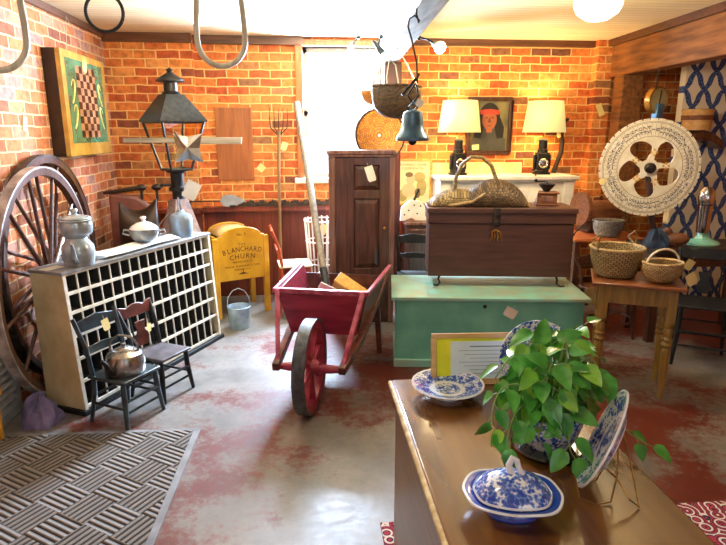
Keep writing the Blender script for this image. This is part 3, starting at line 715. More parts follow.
# ------------------------------------------------------------------ child's chairs
def small_chair(label, loc, rz, w, d, sz, bh, mt, mcrest, group=None, slats=2, seatmt=None, crest='slat', name='child_chair'):
    t = thing(name, label, 'chair', loc, rz, group); hw, hd = w/2, d/2
    MB().prism([(-hw-.01, 0), (hw+.01, 0), (hw+.005, .018), (-hw-.005, .018)], d+.03).build('seat', seatmt or mt, t, loc=(0, 0, sz), bevel=.005)
    for sx in (-1, 1):
        MB().tube([(sx*(hw+.01), -hd-.01, 0), (sx*(hw-.008), -hd+.01, sz*.6), (sx*(hw-.012), -hd+.015, sz)], [.012, .017, .015], 10).build('leg', mt, t)
        MB().tube([(sx*(hw+.008), hd+.02, 0), (sx*(hw-.012), hd-.01, sz*.7), (sx*(hw-.012), hd-.012, sz)], [.011, .015, .014], 10).build('leg', mt, t)
        MB().tube([(sx*(hw-.01), hd-.012, sz), (sx*(hw-.005), hd+.012, sz+(bh-sz)*.5), (sx*(hw+.012), hd+.075, bh)], [.016, .014, .013], 10).build('back_post', mt, t)
    st = MB()
    for z in (sz*.35, sz*.6):
        st.tube([(-hw, -hd+.0, z), (hw, -hd+.0, z)], .008, 8); st.tube([(-hw, hd, z), (hw, hd, z)], .008, 8)
    for sx in (-1, 1): st.tube([(sx*hw, -hd, sz*.45), (sx*hw, hd, sz*.45)], .008, 8)
    st.build('stretcher', mt, t)
    if crest == 'slat':
        for q in range(slats):
            z = bh-.045-q*(bh-sz)*.42; y = hd+.062-q*.032
            c = MB(); vs = []
            hh = .042 if q == 0 else .026
            pts = [(-hw, -hh), (hw, -hh), (hw, hh*.5), (0, hh*1.05), (-hw, hh*.5)]
            c.prism(pts, .012); c.build('back_slat', mcrest, t, loc=(0, y, z), rot=(R(-9), 0, 0), bevel=.003)
    else:
        c = MB(); pts = []
        for i in range(21):
            x = -hw-.02+(w+.04)*i/20; pts.append((x, .035+.018*abs(cos(pi*i/10))))
        pts = [(-hw-.02, -.03)]+pts+[(hw+.02, -.03)]
        c.prism(pts[::-1], .014); c.build('crest_rail', mcrest, t, loc=(0, hd+.062, bh-.04), rot=(R(-9), 0, 0), bevel=.004)
        MB().prism([(-.035, -.05), (.035, -.05), (.055, 0), (.03, .05), (.045, .11), (-.045, .11), (-.03, .05), (-.055, 0)], .012).build('splat', mcrest, t, loc=(0, hd+.018, sz+.09), rot=(R(-9), 0, 0), bevel=.003)
        st = MB()
        for sx in (-.6, .6): st.tube([(sx*hw, hd-.01, sz), (sx*hw, hd+.04, bh-.06)], .006, 6)
        st.build('spindles', mt, t)
    return t
M['redbrown'] = mat('stencilled_brown', hx('6b3428'), hx('3a1a14'), rough=.35, scale=16, coat=.3)
ca = small_chair("small dark blue green child's chair with a tea kettle on its seat", (-1.085, 3.29, 0), 60.9, .27, .25, .27, .62, 'bluegreen', 'bluegreen')
price_tag(ca, (.03, .155, .575), (-9, -8, 0), .05, .07)
cbh = small_chair("small black child's chair with reddish shaped back, by the pigeonholes", (-.955, 3.60, 0), 60.9, .25, .24, .27, .57, 'blackpaint', 'redbrown', crest='shaped', seatmt=mat('dull_seat', hx('5b5458'), hx('3a3234'), rough=.5, scale=12))
price_tag(cbh, (.05, .125, .44), (-9, 10, 0), .035, .055)
kt = thing('tea_kettle', "dull tin tea kettle standing on the dark child's chair", 'kettle', (-1.075, 3.285, .289), 30)
kt.scale = (1.15, 1.15, 1.15)
MB().lathe([(0, 0), (.092, 0), (.098, .012), (.098, .06), (.085, .095), (.055, .115), (.035, .12)], 30).build('kettle_body', 'tin', kt)
MB().lathe([(.04, .118), (.03, .128), (.008, .132), (.008, .14), (.013, .148), (0, .154)], 20).build('lid', 'tin', kt)
MB().tube([(-.06, -.05, .03), (-.095, -.085, .05), (-.11, -.10, .09), (-.13, -.115, .12)], [.024, .017, .012, .008], 10).build('spout', 'iron', kt)
MB().tube([(-.06, .03, .105), (-.055, .03, .16), (-.02, .0, .195), (.03, -.02, .185), (.06, -.03, .14), (.06, -.03, .105)], .006, 8).build('bail_handle', 'tin', kt)

# ------------------------------------------------------------------ floor mats
mo = MB().box(-1.13, 0, -1.75, 0, .0, .012).build('door_mat', 'mat', loc=(-.665, 3.05, 0), rot=(0, 0, R(-1.5))); tag(mo, 'large dark brown ribbed door mat with block pattern at lower left', 'mat')
MB().box(-.012, .035, -1.75, 0, 0.0, .009).build('border', mat('grey_brown_rubber', hx('7c7a7a'), hx('615e5d'), rough=.6), mo)
MB().box(-1.13, .035, -.0, .03, 0.0, .009).build('border', bpy.data.materials['grey_brown_rubber'], mo)
ru = MB().box(0, 2.1, -1.4, 0, .0, .010).build('rug', 'rug', loc=(.285, 2.16, 0)); tag(ru, 'dark red patterned oriental rug under the oak dresser', 'rug')

# ------------------------------------------------------------------ street lantern on its base
lt = thing('street_lantern', 'black four sided street lantern with glass panes on a stone base', 'street lantern', (-1.07, 5.02, 0), 38)
MB().box(-.115, .115, -.115, .115, 0, .80).build('pedestal_box', 'blackpaint', lt, bevel=.005)
def frust(a, b_, z0, z1): return MB().lathe([(0, z0), (a*sqrt(2), z0), (b_*sqrt(2), z1), (0, z1)], 4, rotm('Z', R(45)))
frust(.125, .055, .80, 1.10).build('stone_base', 'stonepink', lt)
MB().lathe([(.05, 1.10), (.05, 1.16), (.075, 1.17), (.075, 1.19), (.055, 1.21), (.055, 1.31), (.085, 1.325), (.085, 1.345)], 20).build('post', 'black', lt)
MB().tube([(-.14, 0, 1.22), (.14, 0, 1.22)], .010, 8).ball((-.14, 0, 1.22), .016).ball((.14, 0, 1.22), .016).build('ladder_rest', 'black', lt)
zb, zt, wb_, wt = 1.345, 1.725, .09, .178
fr = MB()
for sx in (-1, 1):
    for sy in (-1, 1): fr.tube([(sx*wb_, sy*wb_, zb), (sx*wt, sy*wt, zt)], .011, 6)
for z, w_ in ((zb, wb_), (zt, wt)):
    for a in range(4):
        p = rotm('Z', a*pi/2); fr.tube([p @ Vector((-w_, -w_, z)), p @ Vector((w_, -w_, z))], .012, 6)
fr.build('glazing_frame', 'black', lt)
for a in range(4):
    p = rotm('Z', a*pi/2); g_ = MB(); g_.add([(-wb_, -wb_, zb), (wb_, -wb_, zb), (wt, -wt, zt), (-wt, -wt, zt)], [(0, 1, 2, 3)], p); g_.build('glass_pane', 'amber', lt)
MB().lathe([(.20*sqrt(2), zt), (.20*sqrt(2), zt+.015), (.075*sqrt(2), 1.94), (.06*sqrt(2), 1.94), (0, 1.94)], 4, rotm('Z', R(45))).build('roof', 'black', lt)
MB().lathe([(.07, 1.94), (.075, 1.95), (.055, 1.965), (.055, 2.03), (.115, 2.04), (.11, 2.055), (.06, 2.085), (.035, 2.10), (.02, 2.115), (.03, 2.13), (0, 2.15)], 20).build('chimney_cap', 'black', lt)
wt_ = price_tag(lt, (0, 0, 0), (0, 0, 0), .12, .15, 'paper', 'paper_sign'); wt_.location = (.09, -.13, 1.24); wt_.rotation_euler = (0, R(28), R(-38))
# long bar with star facets in front of it
sr = thing('star_paddle', 'long silvery wooden bar with pointed metal star, across the black lantern', 'ornament', (-.945, 4.70, 1.585), 0)
MB().prism([(-.44, -.018), (.10, -.022), (.11, -.03), (.45, -.03), (.455, .02), (.11, .024), (.10, .02), (-.44, .016)], .02).build('bar', 'silverwood', sr, bevel=.003)
st = MB(); pts = []
for i in range(8):
    a = pi/4*i+pi/4; r_ = .155 if i % 2 == 0 else .085; pts.append((r_*cos(a), 0, r_*sin(a)))
vs = [(0, -.05, 0)]+pts+[(0, .02, 0)]
st.add(vs, [(0, i+1, (i+1) % 8+1) for i in range(8)]+[(9, (i+1) % 8+1, i+1) for i in range(8)], tr(.045, -.012, -.06))
so = st.build('star', 'tin', sr, smooth=False)
MB().tube([(-.05, -.0, .06), (.0, -.06, -.01), (.04, -.075, -.05)], .010, 8).build('clamp', 'darkwood', sr)
MB().tube([(.045, -.012, .0), (.03, .10, .0), (-.02, .20, -.0)], .008, 6).build('bracket', 'iron', sr)

# leather seated cradle shapes behind
cr = thing('leather_trunk_lid', 'pinkish brown leather panel with dark knobs standing in the brick corner', 'leather panel', (-1.62, 5.30, 0), 8)
MB().prism([(-.12, 0), (.36, 0), (.30, .78), (.22, 1.02), (.14, 1.10), (-.10, 1.13)], .10).build('panel', 'leather', cr, bevel=.03)
MB().tube([(-.14, -.03, 1.13), (.02, -.04, 1.15), (.16, -.03, 1.17)], [.014, .02, .022], 8).build('top_rail', 'darkleather', cr)
for x in (.17, .30): MB().ball((x, -.02, 1.17), (.045, .035, .03)).tube([(x, -.02, 1.05), (x, -.02, 1.17)], .012, 8).build('knob', 'darkleather', cr)
sd = thing('saddle', 'dark brown leather saddle shape beside the lantern base', 'saddle', (-1.44, 5.10, 0), 12)
MB().box(-.10, .10, -.12, .12, 0, .74).build('saddle_stand', 'darkwood', sd, bevel=.01)
b = MB(); vs = []; fs = []; n, k = 16, 14
for i in range(n+1):
    u = i/n; x = -.14+.30*u; zc = .24+.09*(2*u-1)**2+.02*u
    for j in range(k+1):
        a = pi*j/k; hw = .15*(1-.3*abs(2*u-1)**3)
        vs.append((x, -hw*cos(a), .74+zc*sin(a)**.6 - (.06 if j in (0, k) else 0)))
for i in range(n):
    for j in range(k): fs.append((i*(k+1)+j, i*(k+1)+j+1, (i+1)*(k+1)+j+1, (i+1)*(k+1)+j))
b.add(vs, fs); b.build('seat', 'darkleather', sd, solid=.015)

# ------------------------------------------------------------------ back wall, left of the window
tag(MB().box(-.175, .175, -.012, .012, -.345, .345).build('wooden_board', wood('flat_orange_board', hx('a8602a'), hx('87481d'), axis='z', rough=.5), loc=(-.685, YB-.013, 1.53), bevel=.003), 'plain brown wooden board hung flat on the brick wall', 'board')
pf = thing('pitchfork', 'old pitchfork with wooden handle standing upright on the brick wall', 'pitchfork', (-.25, 5.80, 0), 0)
MB().tube([(-.02, -.05, .03), (-.02, -.03, .6), (-.012, .0, 1.3), (0, .02, 1.66)], .016, 10).build('handle', wood('grey_brown_handle', hx('9a7a52'), hx('6a4e30'), axis='z'), pf)
f = MB()
for i in range(5):
    x = -.085+.0425*i; f.tube([(x*.15, .02, 1.62), (x*.9, .02, 1.68), (x, .02, 1.74), (x, .01, 1.87)], [.006, .006, .005, .003], 6)
f.build('tines', 'iron', pf)
price_tag(pf, (.06, .0, 1.55), (0, 20, 0), .06, .08)
tag(MB().box(-.035, .035, -.001, .001, -.035, .035).build('price_tag', 'tag', loc=(-.44, YB-.012, 1.30), rot=(0, R(40), 0)), 'square yellow tag on the brick wall left of the pitchfork', 'tag')
# saw along the ledge
sw = thing('crosscut_saw', 'long dark rusty saw blade lying along the wainscot ledge', 'saw', (-.22, YB-.05, .927), 0)
pts = [(-.46, 0), (.46, .0)]; top = []
for i in range(60):
    x = .46-.92*i/59; top.append((x, .045+.012*sin(i*.9)+(.012 if i % 2 else 0)))
MB().prism(pts+top, .02).build('blade', 'rope', sw)
ar = thing('weathervane_arrow', 'grey metal weathervane arrow lying on the ledge pointing right', 'weathervane', (-.72, YB-.13, .99), 0)
MB().prism([(-.12, .0), (-.09, .055), (-.0, .065), (.13, 0), (-.0, -.06), (-.09, -.05)], .012).build('arrow_head', 'greypaint', ar, bevel=.002)
MB().tube([(-.62, 0, .0), (-.1, 0, 0)], .006, 8).build('shaft', 'iron', ar)
MB().box(-.03, .03, -.012, .012, -.062, -.04).box(-.43, -.40, -.012, .012, -.062, .0).build('bracket', 'iron', ar)

# yellow churn box
ch = thing('yellow_churn', 'mustard yellow wooden box churn on legs with brown lettering', 'churn', (-.79, 5.12, 0), 27)
cw, cdp = .44, .36
ct = .745
arch = [(0, .34), (cw, .34), (cw, ct)]+[(cw/2+cw*.42*cos(pi*i/16), ct+.075*sin(pi*i/16)) for i in range(17)]+[(0, ct)]
MB().prism(arch, .022).build('front_panel', 'yellow', ch, loc=(0, 0, 0), bevel=.003)
MB().prism(arch, .022).build('back_panel', 'yellow', ch, loc=(0, cdp, 0), bevel=.003)
f = MB(); f.box(.0, .02, .01, cdp-.01, .34, ct-.02); f.box(cw-.02, cw, .01, cdp-.01, .34, ct-.02); f.box(.02, cw-.02, .01, cdp-.01, .34, .36)
f.build('side_panel', 'yellow', ch)
lid = MB(); n = 16; vs = []; fs = []
for i in range(n+1):
    a = pi*i/n
    for yy in (.012, cdp-.012): vs.append((cw/2+cw*.41*cos(a), yy, ct-.012+.065*sin(a)))
for i in range(n): fs.append((2*i, 2*i+1, 2*i+3, 2*i+2))
lid.add(vs, fs); lid.build('curved_lid', 'lightwood', ch, solid=.008)
for x in (-.03, cw+.005):
    for y in (0.0, cdp): MB().box(x-.02, x+.03, y-.022, y+.022, 0, ct-.015).build('leg', 'yellow', ch, bevel=.004)
tx = MB()
def churn_text(s, size, z, arc=0, sxx=1, sp=None):
    n = len(s); sp = sp or size*.62
    for i, c_ in enumerate(s):
        if c_ == ' ': continue
        q = i-(n-1)/2; x = cw/2+q*sp; dz = -arc*(q/(n/2))**2; tilt = -arc*2*q/(n/2)**2/sp if arc else 0
        text_mb(tx, c_, size, tr(x, -.0125, z+dz) @ FACE @ rotm('Z', math.atan(tilt)), .0006, sxx)
churn_text('No.5', .035, .755); churn_text('THE', .03, .665, sp=.026)
churn_text('BLANCHARD', .066, .62, .028, .85, .042); churn_text('CHURN', .062, .555, .012, 1, .05)
churn_text("MANUFACTURED BY", .02, .505); churn_text("PORTER BLANCHARD'S SONS", .022, .465, sp=.0145); churn_text('CONCORD N.H.', .022, .435)
tx.build('lettering', 'brown_ink', ch, smooth=False)
f = MB(); f.prism([(-.05, 0), (.05, 0), (.02, .012), (.005, .02), (-.02, .012)], .001).tube([(0, 0, .02), (.01, 0, .045)], .003, 5).build('crank_mark', 'brown_ink', ch, loc=(cw/2, -.012, .39))

# pail
pl = thing('metal_pail', 'blue grey metal pail with wire bail on the floor before the churn', 'pail', (-.60, 4.86, 0), 0)
MB().lathe([(0, .004), (.075, .004), (.078, 0), (.098, .185), (.103, .19), (.098, .195), (.092, .185), (.072, .012), (0, .012)], 28).build('bucket', 'pail', pl)
MB().tube([(-.098, 0, .175), (-.092, .01, .26), (-.05, .015, .325), (0, .015, .345), (.05, .015, .325), (.092, .01, .26), (.098, 0, .175)], .004, 6).build('bail_handle', 'tin', pl)

# orange-red chair facing right
rc = small_chair('orange red slat back chair with pale woven seat behind the wheelbarrow', (-.125, 5.30, 0), 97, .30, .27, .45, .80, 'orangepaint', 'orangepaint', seatmt='rush', name='side_chair')
# white laundry basket
lb = thing('slatted_basket', 'tall white slatted basket standing behind the leaning pole', 'basket', (.145, 5.58, 0), 0)
f = MB()
for i in range(20):
    a = 2*pi*i/20; f.bar((.11*cos(a), .11*sin(a), .0), (.17*cos(a), .17*sin(a), .84), .014, .004)
f.build('slats', 'white', lb)
f = MB()
for z in (.02, .2, .4, .62, .82):
    r_ = .11+.06*z/.84; f.tube([((r_+.004)*cos(2*pi*i/28), (r_+.004)*sin(2*pi*i/28), z) for i in range(28)], .007, 6, closed=True)
f.build('hoops', 'white', lb); MB().lathe([(0, 0), (.11, 0), (.11, .01), (0, .01)], 24).build('bottom', 'white', lb)
price_tag(lb, (.02, -.16, .80), (0, 20, 0), .07, .10)

# ------------------------------------------------------------------ tall cabinet
tc = thing('tall_cabinet', 'tall dark wooden cabinet with raised panel door and paper tag', 'cabinet', (.185, 4.88, 0), -3)
cw, cd_, chh = .555, .30, 1.50
MB().box(.012, cw-.012, .02, cd_, 0.0, chh-.03).build('carcass', 'cab', tc, bevel=.004)
f = MB(); f.box(0, .055, 0, .06, 0, chh-.03); f.build('corner_post', 'cab_light', tc, bevel=.006)
f = MB(); f.box(cw-.045, cw, 0, .06, 0, chh-.03); f.build('corner_post', 'cab_light', tc, bevel=.006)
MB().box(-.01, cw+.01, -.02, cd_+.01, chh-.035, chh).box(0, cw, -.01, cd_, chh-.055, chh-.035).build('cornice', 'cab_light', tc, bevel=.006)
dr = MB(); y0, y1 = .0, .02
dr.box(.055, .16, y0+.008, y1, .06, chh-.06)
dr.box(.16, .21, y0, y1, .06, chh-.06); dr.box(.43, .51, y0, y1, .06, chh-.06)
for z0, z1 in ((.06, .16), (.42, .50), (1.10, 1.17), (1.38, chh-.06)): dr.box(.21, .43, y0, y1, z0, z1)
door = dr.build('door', 'cab', tc, bevel=.003)
for z0, z1 in ((.50, 1.10), (1.17, 1.38), (.16, .42)):
    p = MB(); a, b_ = .225, .415
    p.add([(.21, .018, z0), (.43, .018, z0), (.43, .018, z1), (.21, .018, z1), (.25, .002, z0+.04), (.39, .002, z0+.04), (.39, .002, z1-.04), (.25, .002, z1-.04)], [(4, 5, 6, 7), (0, 1, 5, 4), (1, 2, 6, 5), (2, 3, 7, 6), (3, 0, 4, 7)])
    p.build('raised_panel', 'darkwood', door, smooth=False)
price_tag(tc, (.33, -.008, 1.37), (0, -18, 0), .07, .13, 'paper')
MB().ball((.47, -.012, .85), .013).build('door_knob', 'brass', tc)

# ------------------------------------------------------------------ wheelbarrow
wbw = thing('wheelbarrow', 'red painted wooden wheelbarrow with one iron tyred wheel in front', 'wheelbarrow', (.0, 3.25, 0), -15)
rad = .287
ww = bpy.data.objects.new('wheel', None); COL.objects.link(ww); ww.parent = wbw; ww.location = (0, 0, rad)
Tx = rotm('Y', R(90))
MB().lathe([(rad-.012, -.036), (rad, -.036), (rad, .036), (rad-.012, .036)], 48, Tx, close=True).build('iron_tyre', 'tyre', ww)
MB().lathe([(rad-.055, -.026), (rad-.012, -.032), (rad-.012, .032), (rad-.055, .026)], 48, Tx, close=True).build('felloe', 'red', ww)
MB().lathe([(0, -.055), (.03, -.055), (.045, -.03), (.045, .03), (.03, .055), (0, .055)], 18, Tx).build('hub', 'red', ww)
sp0 = MB().bar((0, 0, .035), (0, 0, rad-.05), .03, .024).build('spoke', 'red', ww)
for i in range(8):
    o = sp0 if i == 0 else sp0.copy()
    if i: COL.objects.link(o)
    o.rotation_euler = (2*pi*i/8+.2, 0, 0)
MB().tube([(-.215, 0, rad-.01), (-.12, 0, rad-.01), (-.055, 0, rad-.01), (.055, 0, rad-.01), (.12, 0, rad-.01), (.215, 0, rad-.01)], [.016, .028, .026, .026, .028, .016], 12).build('axle', 'red', wbw)
for s_ in (-1, 1):
    f = MB(); f.bar((s_*.20, -.05, rad-.0), (s_*.245, .40, .345), .045, .05); f.bar((s_*.245, .38, .343), (s_*.27, 1.50, .50), .045, .05)
    f.build('shaft', 'redbrown', wbw, bevel=.006)
    MB().bar((s_*.20, .0, rad+.02), (s_*.275, .26, .68), .028, .022).build('brace', 'red_light', wbw, bevel=.003)
    f = MB(); f.bar((s_*.26, .98, .40), (s_*.28, 1.02, .0), .04, .045); f.build('leg', 'redbrown', wbw, bevel=.004)
def slab(pts, th):
    mb = MB(); a, b_, c_, d_ = [Vector(p) for p in pts]; nrm = (b_-a).cross(d_-a).normalized()*th
    mb.add([a, b_, c_, d_, a+nrm, b_+nrm, c_+nrm, d_+nrm], [(3, 2, 1, 0), (4, 5, 6, 7), (0, 1, 5, 4), (1, 2, 6, 5), (2, 3, 7, 6), (3, 0, 4, 7)]); return mb
f = slab([(-.215, .36, .375), (.215, .36, .375), (.285, .30, .66), (-.285, .30, .66)], .02)
f.build('front_board', 'red', wbw, bevel=.003)
MB().bar((-.31, .285, .67), (.31, .285, .67), .035, .03).build('front_rail', 'red_light', wbw, bevel=.004)
for s_ in (-1, 1):
    f = slab([(s_*.225, .37, .37), (s_*.255, 1.02, .40), (s_*.335, 1.06, .66), (s_*.295, .30, .66)], -.02*s_)
    f.build('side_board', 'red' if s_ < 0 else 'redbrown', wbw, bevel=.003)
    MB().bar((s_*.30, .30, .672), (s_*.345, 1.07, .672), .024, .02).build('side_rail', 'red_light', wbw, bevel=.003)
slab([(-.225, .36, .372), (.225, .36, .372), (.26, 1.05, .40), (-.26, 1.05, .40)], .018).build('bed', 'red', wbw)
slab([(-.26, 1.03, .40), (.26, 1.03, .40), (.31, 1.06, .60), (-.31, 1.06, .60)], .018).build('back_board', 'redbrown', wbw)
# things in the barrow
bx = thing('wooden_box', 'yellow brown wooden box tilted up inside the wheelbarrow', 'box', (.275, 3.99, .50), 0, rot=(R(22), R(32), R(-18)))
MB().box(-.13, .13, -.05, .05, -.10, .10).build('box_body', wood('yellow_box_wood', hx('b8924a'), hx('8a6a30'), axis='x'), bx, bevel=.004)
MB().box(-.135, .135, -.055, .055, .10, .115).build('lid', 'straw', bx, bevel=.003)
wp = MB().prism([(-.09, 0), (.09, 0), (.10, .17), (-.02, .22)], .012).build('enamel_sheet', 'white', loc=(.075, 3.80, .475), rot=(R(20), R(8), 0), bevel=.003)
tag(wp, 'white sheet standing in the wheelbarrow beside the black pole end', 'sheet')
po = thing('wooden_pole', 'long grey wooden pole with black tip leaning from wheelbarrow to window', 'pole', (.15, 3.93, .41), 0)
p1 = Vector((-.225, 1.90, 1.50))
MB().tube([p1*.14, p1*.5, p1], [.026, .029, .031], 12).build('shaft', wood('grey_weathered_pole', hx('8f8474'), hx('685d4f'), axis='z', rough=.6), po)
MB().tube([p1*.0+Vector((0, 0, .01)), p1*.16], [.028, .030], 12).ball(p1*.09, (.04, .04, .012)).ball(p1*.13, (.04, .04, .012)).build('rubber_tip', 'blackpaint', po)

# ------------------------------------------------------------------ window side post: hanging basketry and bell
tb = thing('winnowing_basket', 'large round honey coloured basket tray hanging edge on below the dark one', 'basket', (.665, 5.24, 1.62), 0, rot=(R(84), 0, R(10)))
weave([(.015+.0105*i, -.035+.035*(i/20)**2) for i in range(21)], 44, .012).build('tray', 'w_honey', tb, solid=.004)
MB().tube([(.226*cos(2*pi*i/40), .226*sin(2*pi*i/40), .0) for i in range(40)], .008, 8, closed=True).build('rim', 'iron', tb)
MB().tube([(0, .225, 0), (.02, .34, .0), (.0, .58, -.1)], .003, 5).build('hanging_cord', 'string', tb)
yb = thing('small_straw_basket', 'small shallow straw basket against the bright window, left of dark basket', 'basket', (.575, 4.95, 1.865), 0)
weave([(.02, 0), (.05, .003), (.08, .02), (.10, .045), (.112, .08), (.117, .105)], 36, .01).build('bowl', 'w_honey', yb, solid=.004)
MB().tube([(-.11, 0, .10), (-.06, .0, .22), (.13, 0, .41)], .003, 5).tube([(.11, 0, .10), (.10, .0, .22), (.13, 0, .41)], .003, 5).build('hanging_cord', 'string', yb)
hb = thing('dark_wicker_basket', 'dark half round wicker basket with cord loops hanging from the grey beam', 'basket', (.705, 4.6, 1.75), 8)
hb.scale = (1.03, 1.03, 1.18)
weave([(.02, 0), (.08, .008), (.13, .03), (.165, .065), (.18, .11), (.185, .16), (.187, .20)], 48, .012, 1, .75).build('bowl', 'w_dark', hb, solid=.005)
MB().tube([(.187*cos(2*pi*i/36), .14*sin(2*pi*i/36), .20) for i in range(36)], .009, 8, closed=True).build('rim', 'wicker_dark', hb)
for s_ in (-1, 1):
    MB().tube([(s_*.02-.17, 0, .20), (-.11, -.02, .33), (-.06, -.0, .37), (-.01, 0, .33), (.0, -.05, .21)] if s_ < 0 else [(.165, 0, .2), (.09, .02, .33), (.03, 0, .40), (.0, .02, .44)], .005, 6).build('cord_handle', 'string', hb)
MB().tube([(-.06, 0, .37), (-.03, 0, .45), (0, .02, .44)], .004, 6).build('cord_handle', 'string', hb)
bl = thing('hanging_bell', 'blue grey metal bell on an iron hook under the grey beam', 'bell', (.582, 3.2, 1.60), 0)
MB().lathe([(.0, .165), (.035, .16), (.05, .15), (.055, .12), (.058, .09), (.066, .05), (.085, .025), (.09, .012), (.088, .0), (.08, .008), (.055, .05), (.045, .12), (0, .15)], 28).build('bell_body', 'bell', bl)
MB().ball((0, 0, .0), .024).tube([(0, 0, .13), (0, 0, 0)], .006, 6).build('clapper', 'black', bl)
MB().tube([(0, 0, .155), (-.022, 0, .18), (0, 0, .205), (.022, 0, .18)], .007, 8, closed=True).build('crown_loop', 'bell', bl)
price_tag(bl, (.04, -.02, .215), (0, 25, 0), .04, .04, 'paper')
f = MB(); f.tube([(0, 0, .195), (-.03, 0, .24), (.01, 0, .30), (.03, 0, .24), (.0, 0, .20)], .006, 8).tube([(-.06, .01, .24), (.02, .01, .33), (.03, .01, .35)], .008, 8); f.build('shackle', 'iron', bl)
MB().tube([(.02, 0, .30), (.015, 0, .40), (-.015, 0, .52), (-.035, 0, .58), (-.03, 0, .62), (.0, 0, .635), (.025, .0, .61), (.022, 0, .60), (.01, .01, .64), (.01, .01, .68)], .005, 8).build('hook_rod', 'iron', bl)

# bows and ring hanging from the ceiling
def oxbow(label, loc, rz, hw, h):
    t = thing('ox_bow', label, 'ox bow', loc, rz, 'pale steam bent bows hanging from the ceiling')
    pts = [(-hw*.82, 0, h), (-hw*.88, 0, h*.7), (-hw, 0, hw*1.6)]+[(-hw*cos(pi*i/12), 0, hw*1.05-hw*1.05*sin(pi*i/12)) for i in range(13)]+[(hw, 0, hw*1.6), (hw*.88, 0, h*.7), (hw*.80, 0, h)]
    MB().tube(pts, .0135, 10).build('bent_rod', 'bow', t)
    MB().tube([(-hw*.9, 0, h-.02), (hw*.9, 0, h-.02)], .006, 6).tube([(0, 0, h-.02), (0, 0, CH-loc[2])], .004, 6).build('hanger', 'iron', t)
oxbow('pale bent wood bow hanging in a U before the left brick wall light', (-.388, 3.0, 1.955), 0, .112, .50)
oxbow('pale bent wood bow cut by the upper left picture corner', (-1.185, 2.5, 1.88), 30, .115, .58)
rg = thing('iron_ring', 'black iron ring hanging from a bracket at the upper left', 'ring', (-.913, 3.0, 2.187), 0)
MB().tube([(.084*cos(2*pi*i/32), 0, .084*sin(2*pi*i/32)) for i in range(32)], .008, 8, closed=True).build('hoop', 'black', rg)
MB().tube([(-.035, 0, .085), (0, 0, .10), (.035, 0, .085)], .012, 8).tube([(0, 0, .10), (0, 0, CH-2.187)], .006, 6).build('hanger', 'black', rg)

# ------------------------------------------------------------------ black chair and brown cupboard behind
small_chair('black ladder back chair between the tall cabinet and the dark chest', (.91, 4.82, 0), -8, .27, .24, .43, .775, 'blackpaint', 'blackpaint', name='side_chair', slats=2)
cu = thing('brown_cupboard', 'low brown cupboard against back wall left of the white mantel', 'cupboard', (.92, 5.30, 0), 0)
MB().box(0, .325, 0, .30, 0, .80).build('carcass', 'cab', cu, bevel=.004)
MB().box(-.01, .33, -.02, .31, .80, .83).build('top', 'cab_light', cu, bevel=.004)
MB().box(.03, .295, -.015, 0, .08, .76).build('door', 'cab', cu, bevel=.006)
cwt = thing('cow_cutout', 'white spotted cutout with black handle on the brown cupboard', 'ornament', (1.0, 5.36, .832), 0)
MB().prism([(-.13, .0), (-.10, -.0), (-.02, .03), (.02, .0), (.13, .0), (.10, .14), (.05, .19), (-.04, .20), (-.12, .13)], .03).build('body', 'white', cwt, bevel=.006)
f = MB()
for x, z in ((-.05, .10), (.03, .07), (-.09, .06), (.06, .14), (0, .15)): f.lathe([(0, 0), (.008, 0), (.008, .002), (0, .002)], 10, tr(x, -.0155, z) @ rotm('X', R(90)))
f.build('spots', 'blackpaint', cwt); MB().bar((.0, 0, .19), (.045, 0, .30), .03, .02).build('handle', 'blackpaint', cwt, bevel=.004)

# framed print and portrait
def frame_mb(w, h, t, d):
    f = MB(); f.box(-w/2, w/2, -d, 0, 0, t).box(-w/2, w/2, -d, 0, h-t, h).box(-w/2, -w/2+t, -d, 0, t, h-t).box(w/2-t, w/2, -d, 0, t, h-t); return f
ps = thing('framed_magazine_print', 'pale yellow framed magazine print leaning above the brown cupboard', 'picture', (1.065, 5.80, .925), 0, rot=(R(-3), 0, 0))
frame_mb(.385, .46, .018, .02).build('frame', 'straw', ps, bevel=.003)
MB().box(-.18, .18, -.008, 0, .01, .45).build('print', mat('yellowed_paper', hx('efe2ac'), hx('e2d193'), rough=.3, coat=.6), ps)
sk, gr, dk = flat('sepia_skin', 'd8b98a'), flat('sepia_green', 'a79a5c'), flat('sepia_dark', '6d5a35')
def disc(mb, x, z, rx, rz, y, n=20): mb.prism([(x+rx*cos(2*pi*i/n), z+rz*sin(2*pi*i/n)) for i in range(n)], .0008, tr(0, y, 0))
f = MB(); disc(f, -.02, .26, .045, .055, -.0094); disc(f, -.04, .15, .07, .07, -.0094); f.build('figure', sk, ps, smooth=False)
f = MB(); disc(f, .07, .28, .06, .05, -.0088); disc(f, .09, .18, .05, .09, -.0088); disc(f, -.10, .10, .05, .06, -.0088); f.build('foliage', gr, ps, smooth=False)
f = MB(); disc(f, -.035, .305, .04, .025, -.0104); disc(f, .05, .12, .03, .05, -.0104); f.build('hair_and_dress', dk, ps, smooth=False)
f = MB(); text_mb(f, "WOMAN'S HOME", .036, tr(0, -.0092, .40) @ FACE, .0004); text_mb(f, 'COMPANION', .036, tr(0, -.0092, .365) @ FACE, .0004); f.build('lettering', dk, ps, smooth=False)
pr = thing('framed_portrait', 'dark framed portrait of a person with long black hair and red headband', 'picture', (1.85, YB-.004, 1.42), 0)
frame_mb(.455, .565, .035, .035).build('frame', 'darkwood', pr, bevel=.008)
MB().box(-.20, .20, -.012, 0, .03, .54).build('canvas', mat('umber_canvas', hx('8d8458'), hx('4c4a36'), rough=.35, scale=5, coat=.4), pr)
py = -.0128
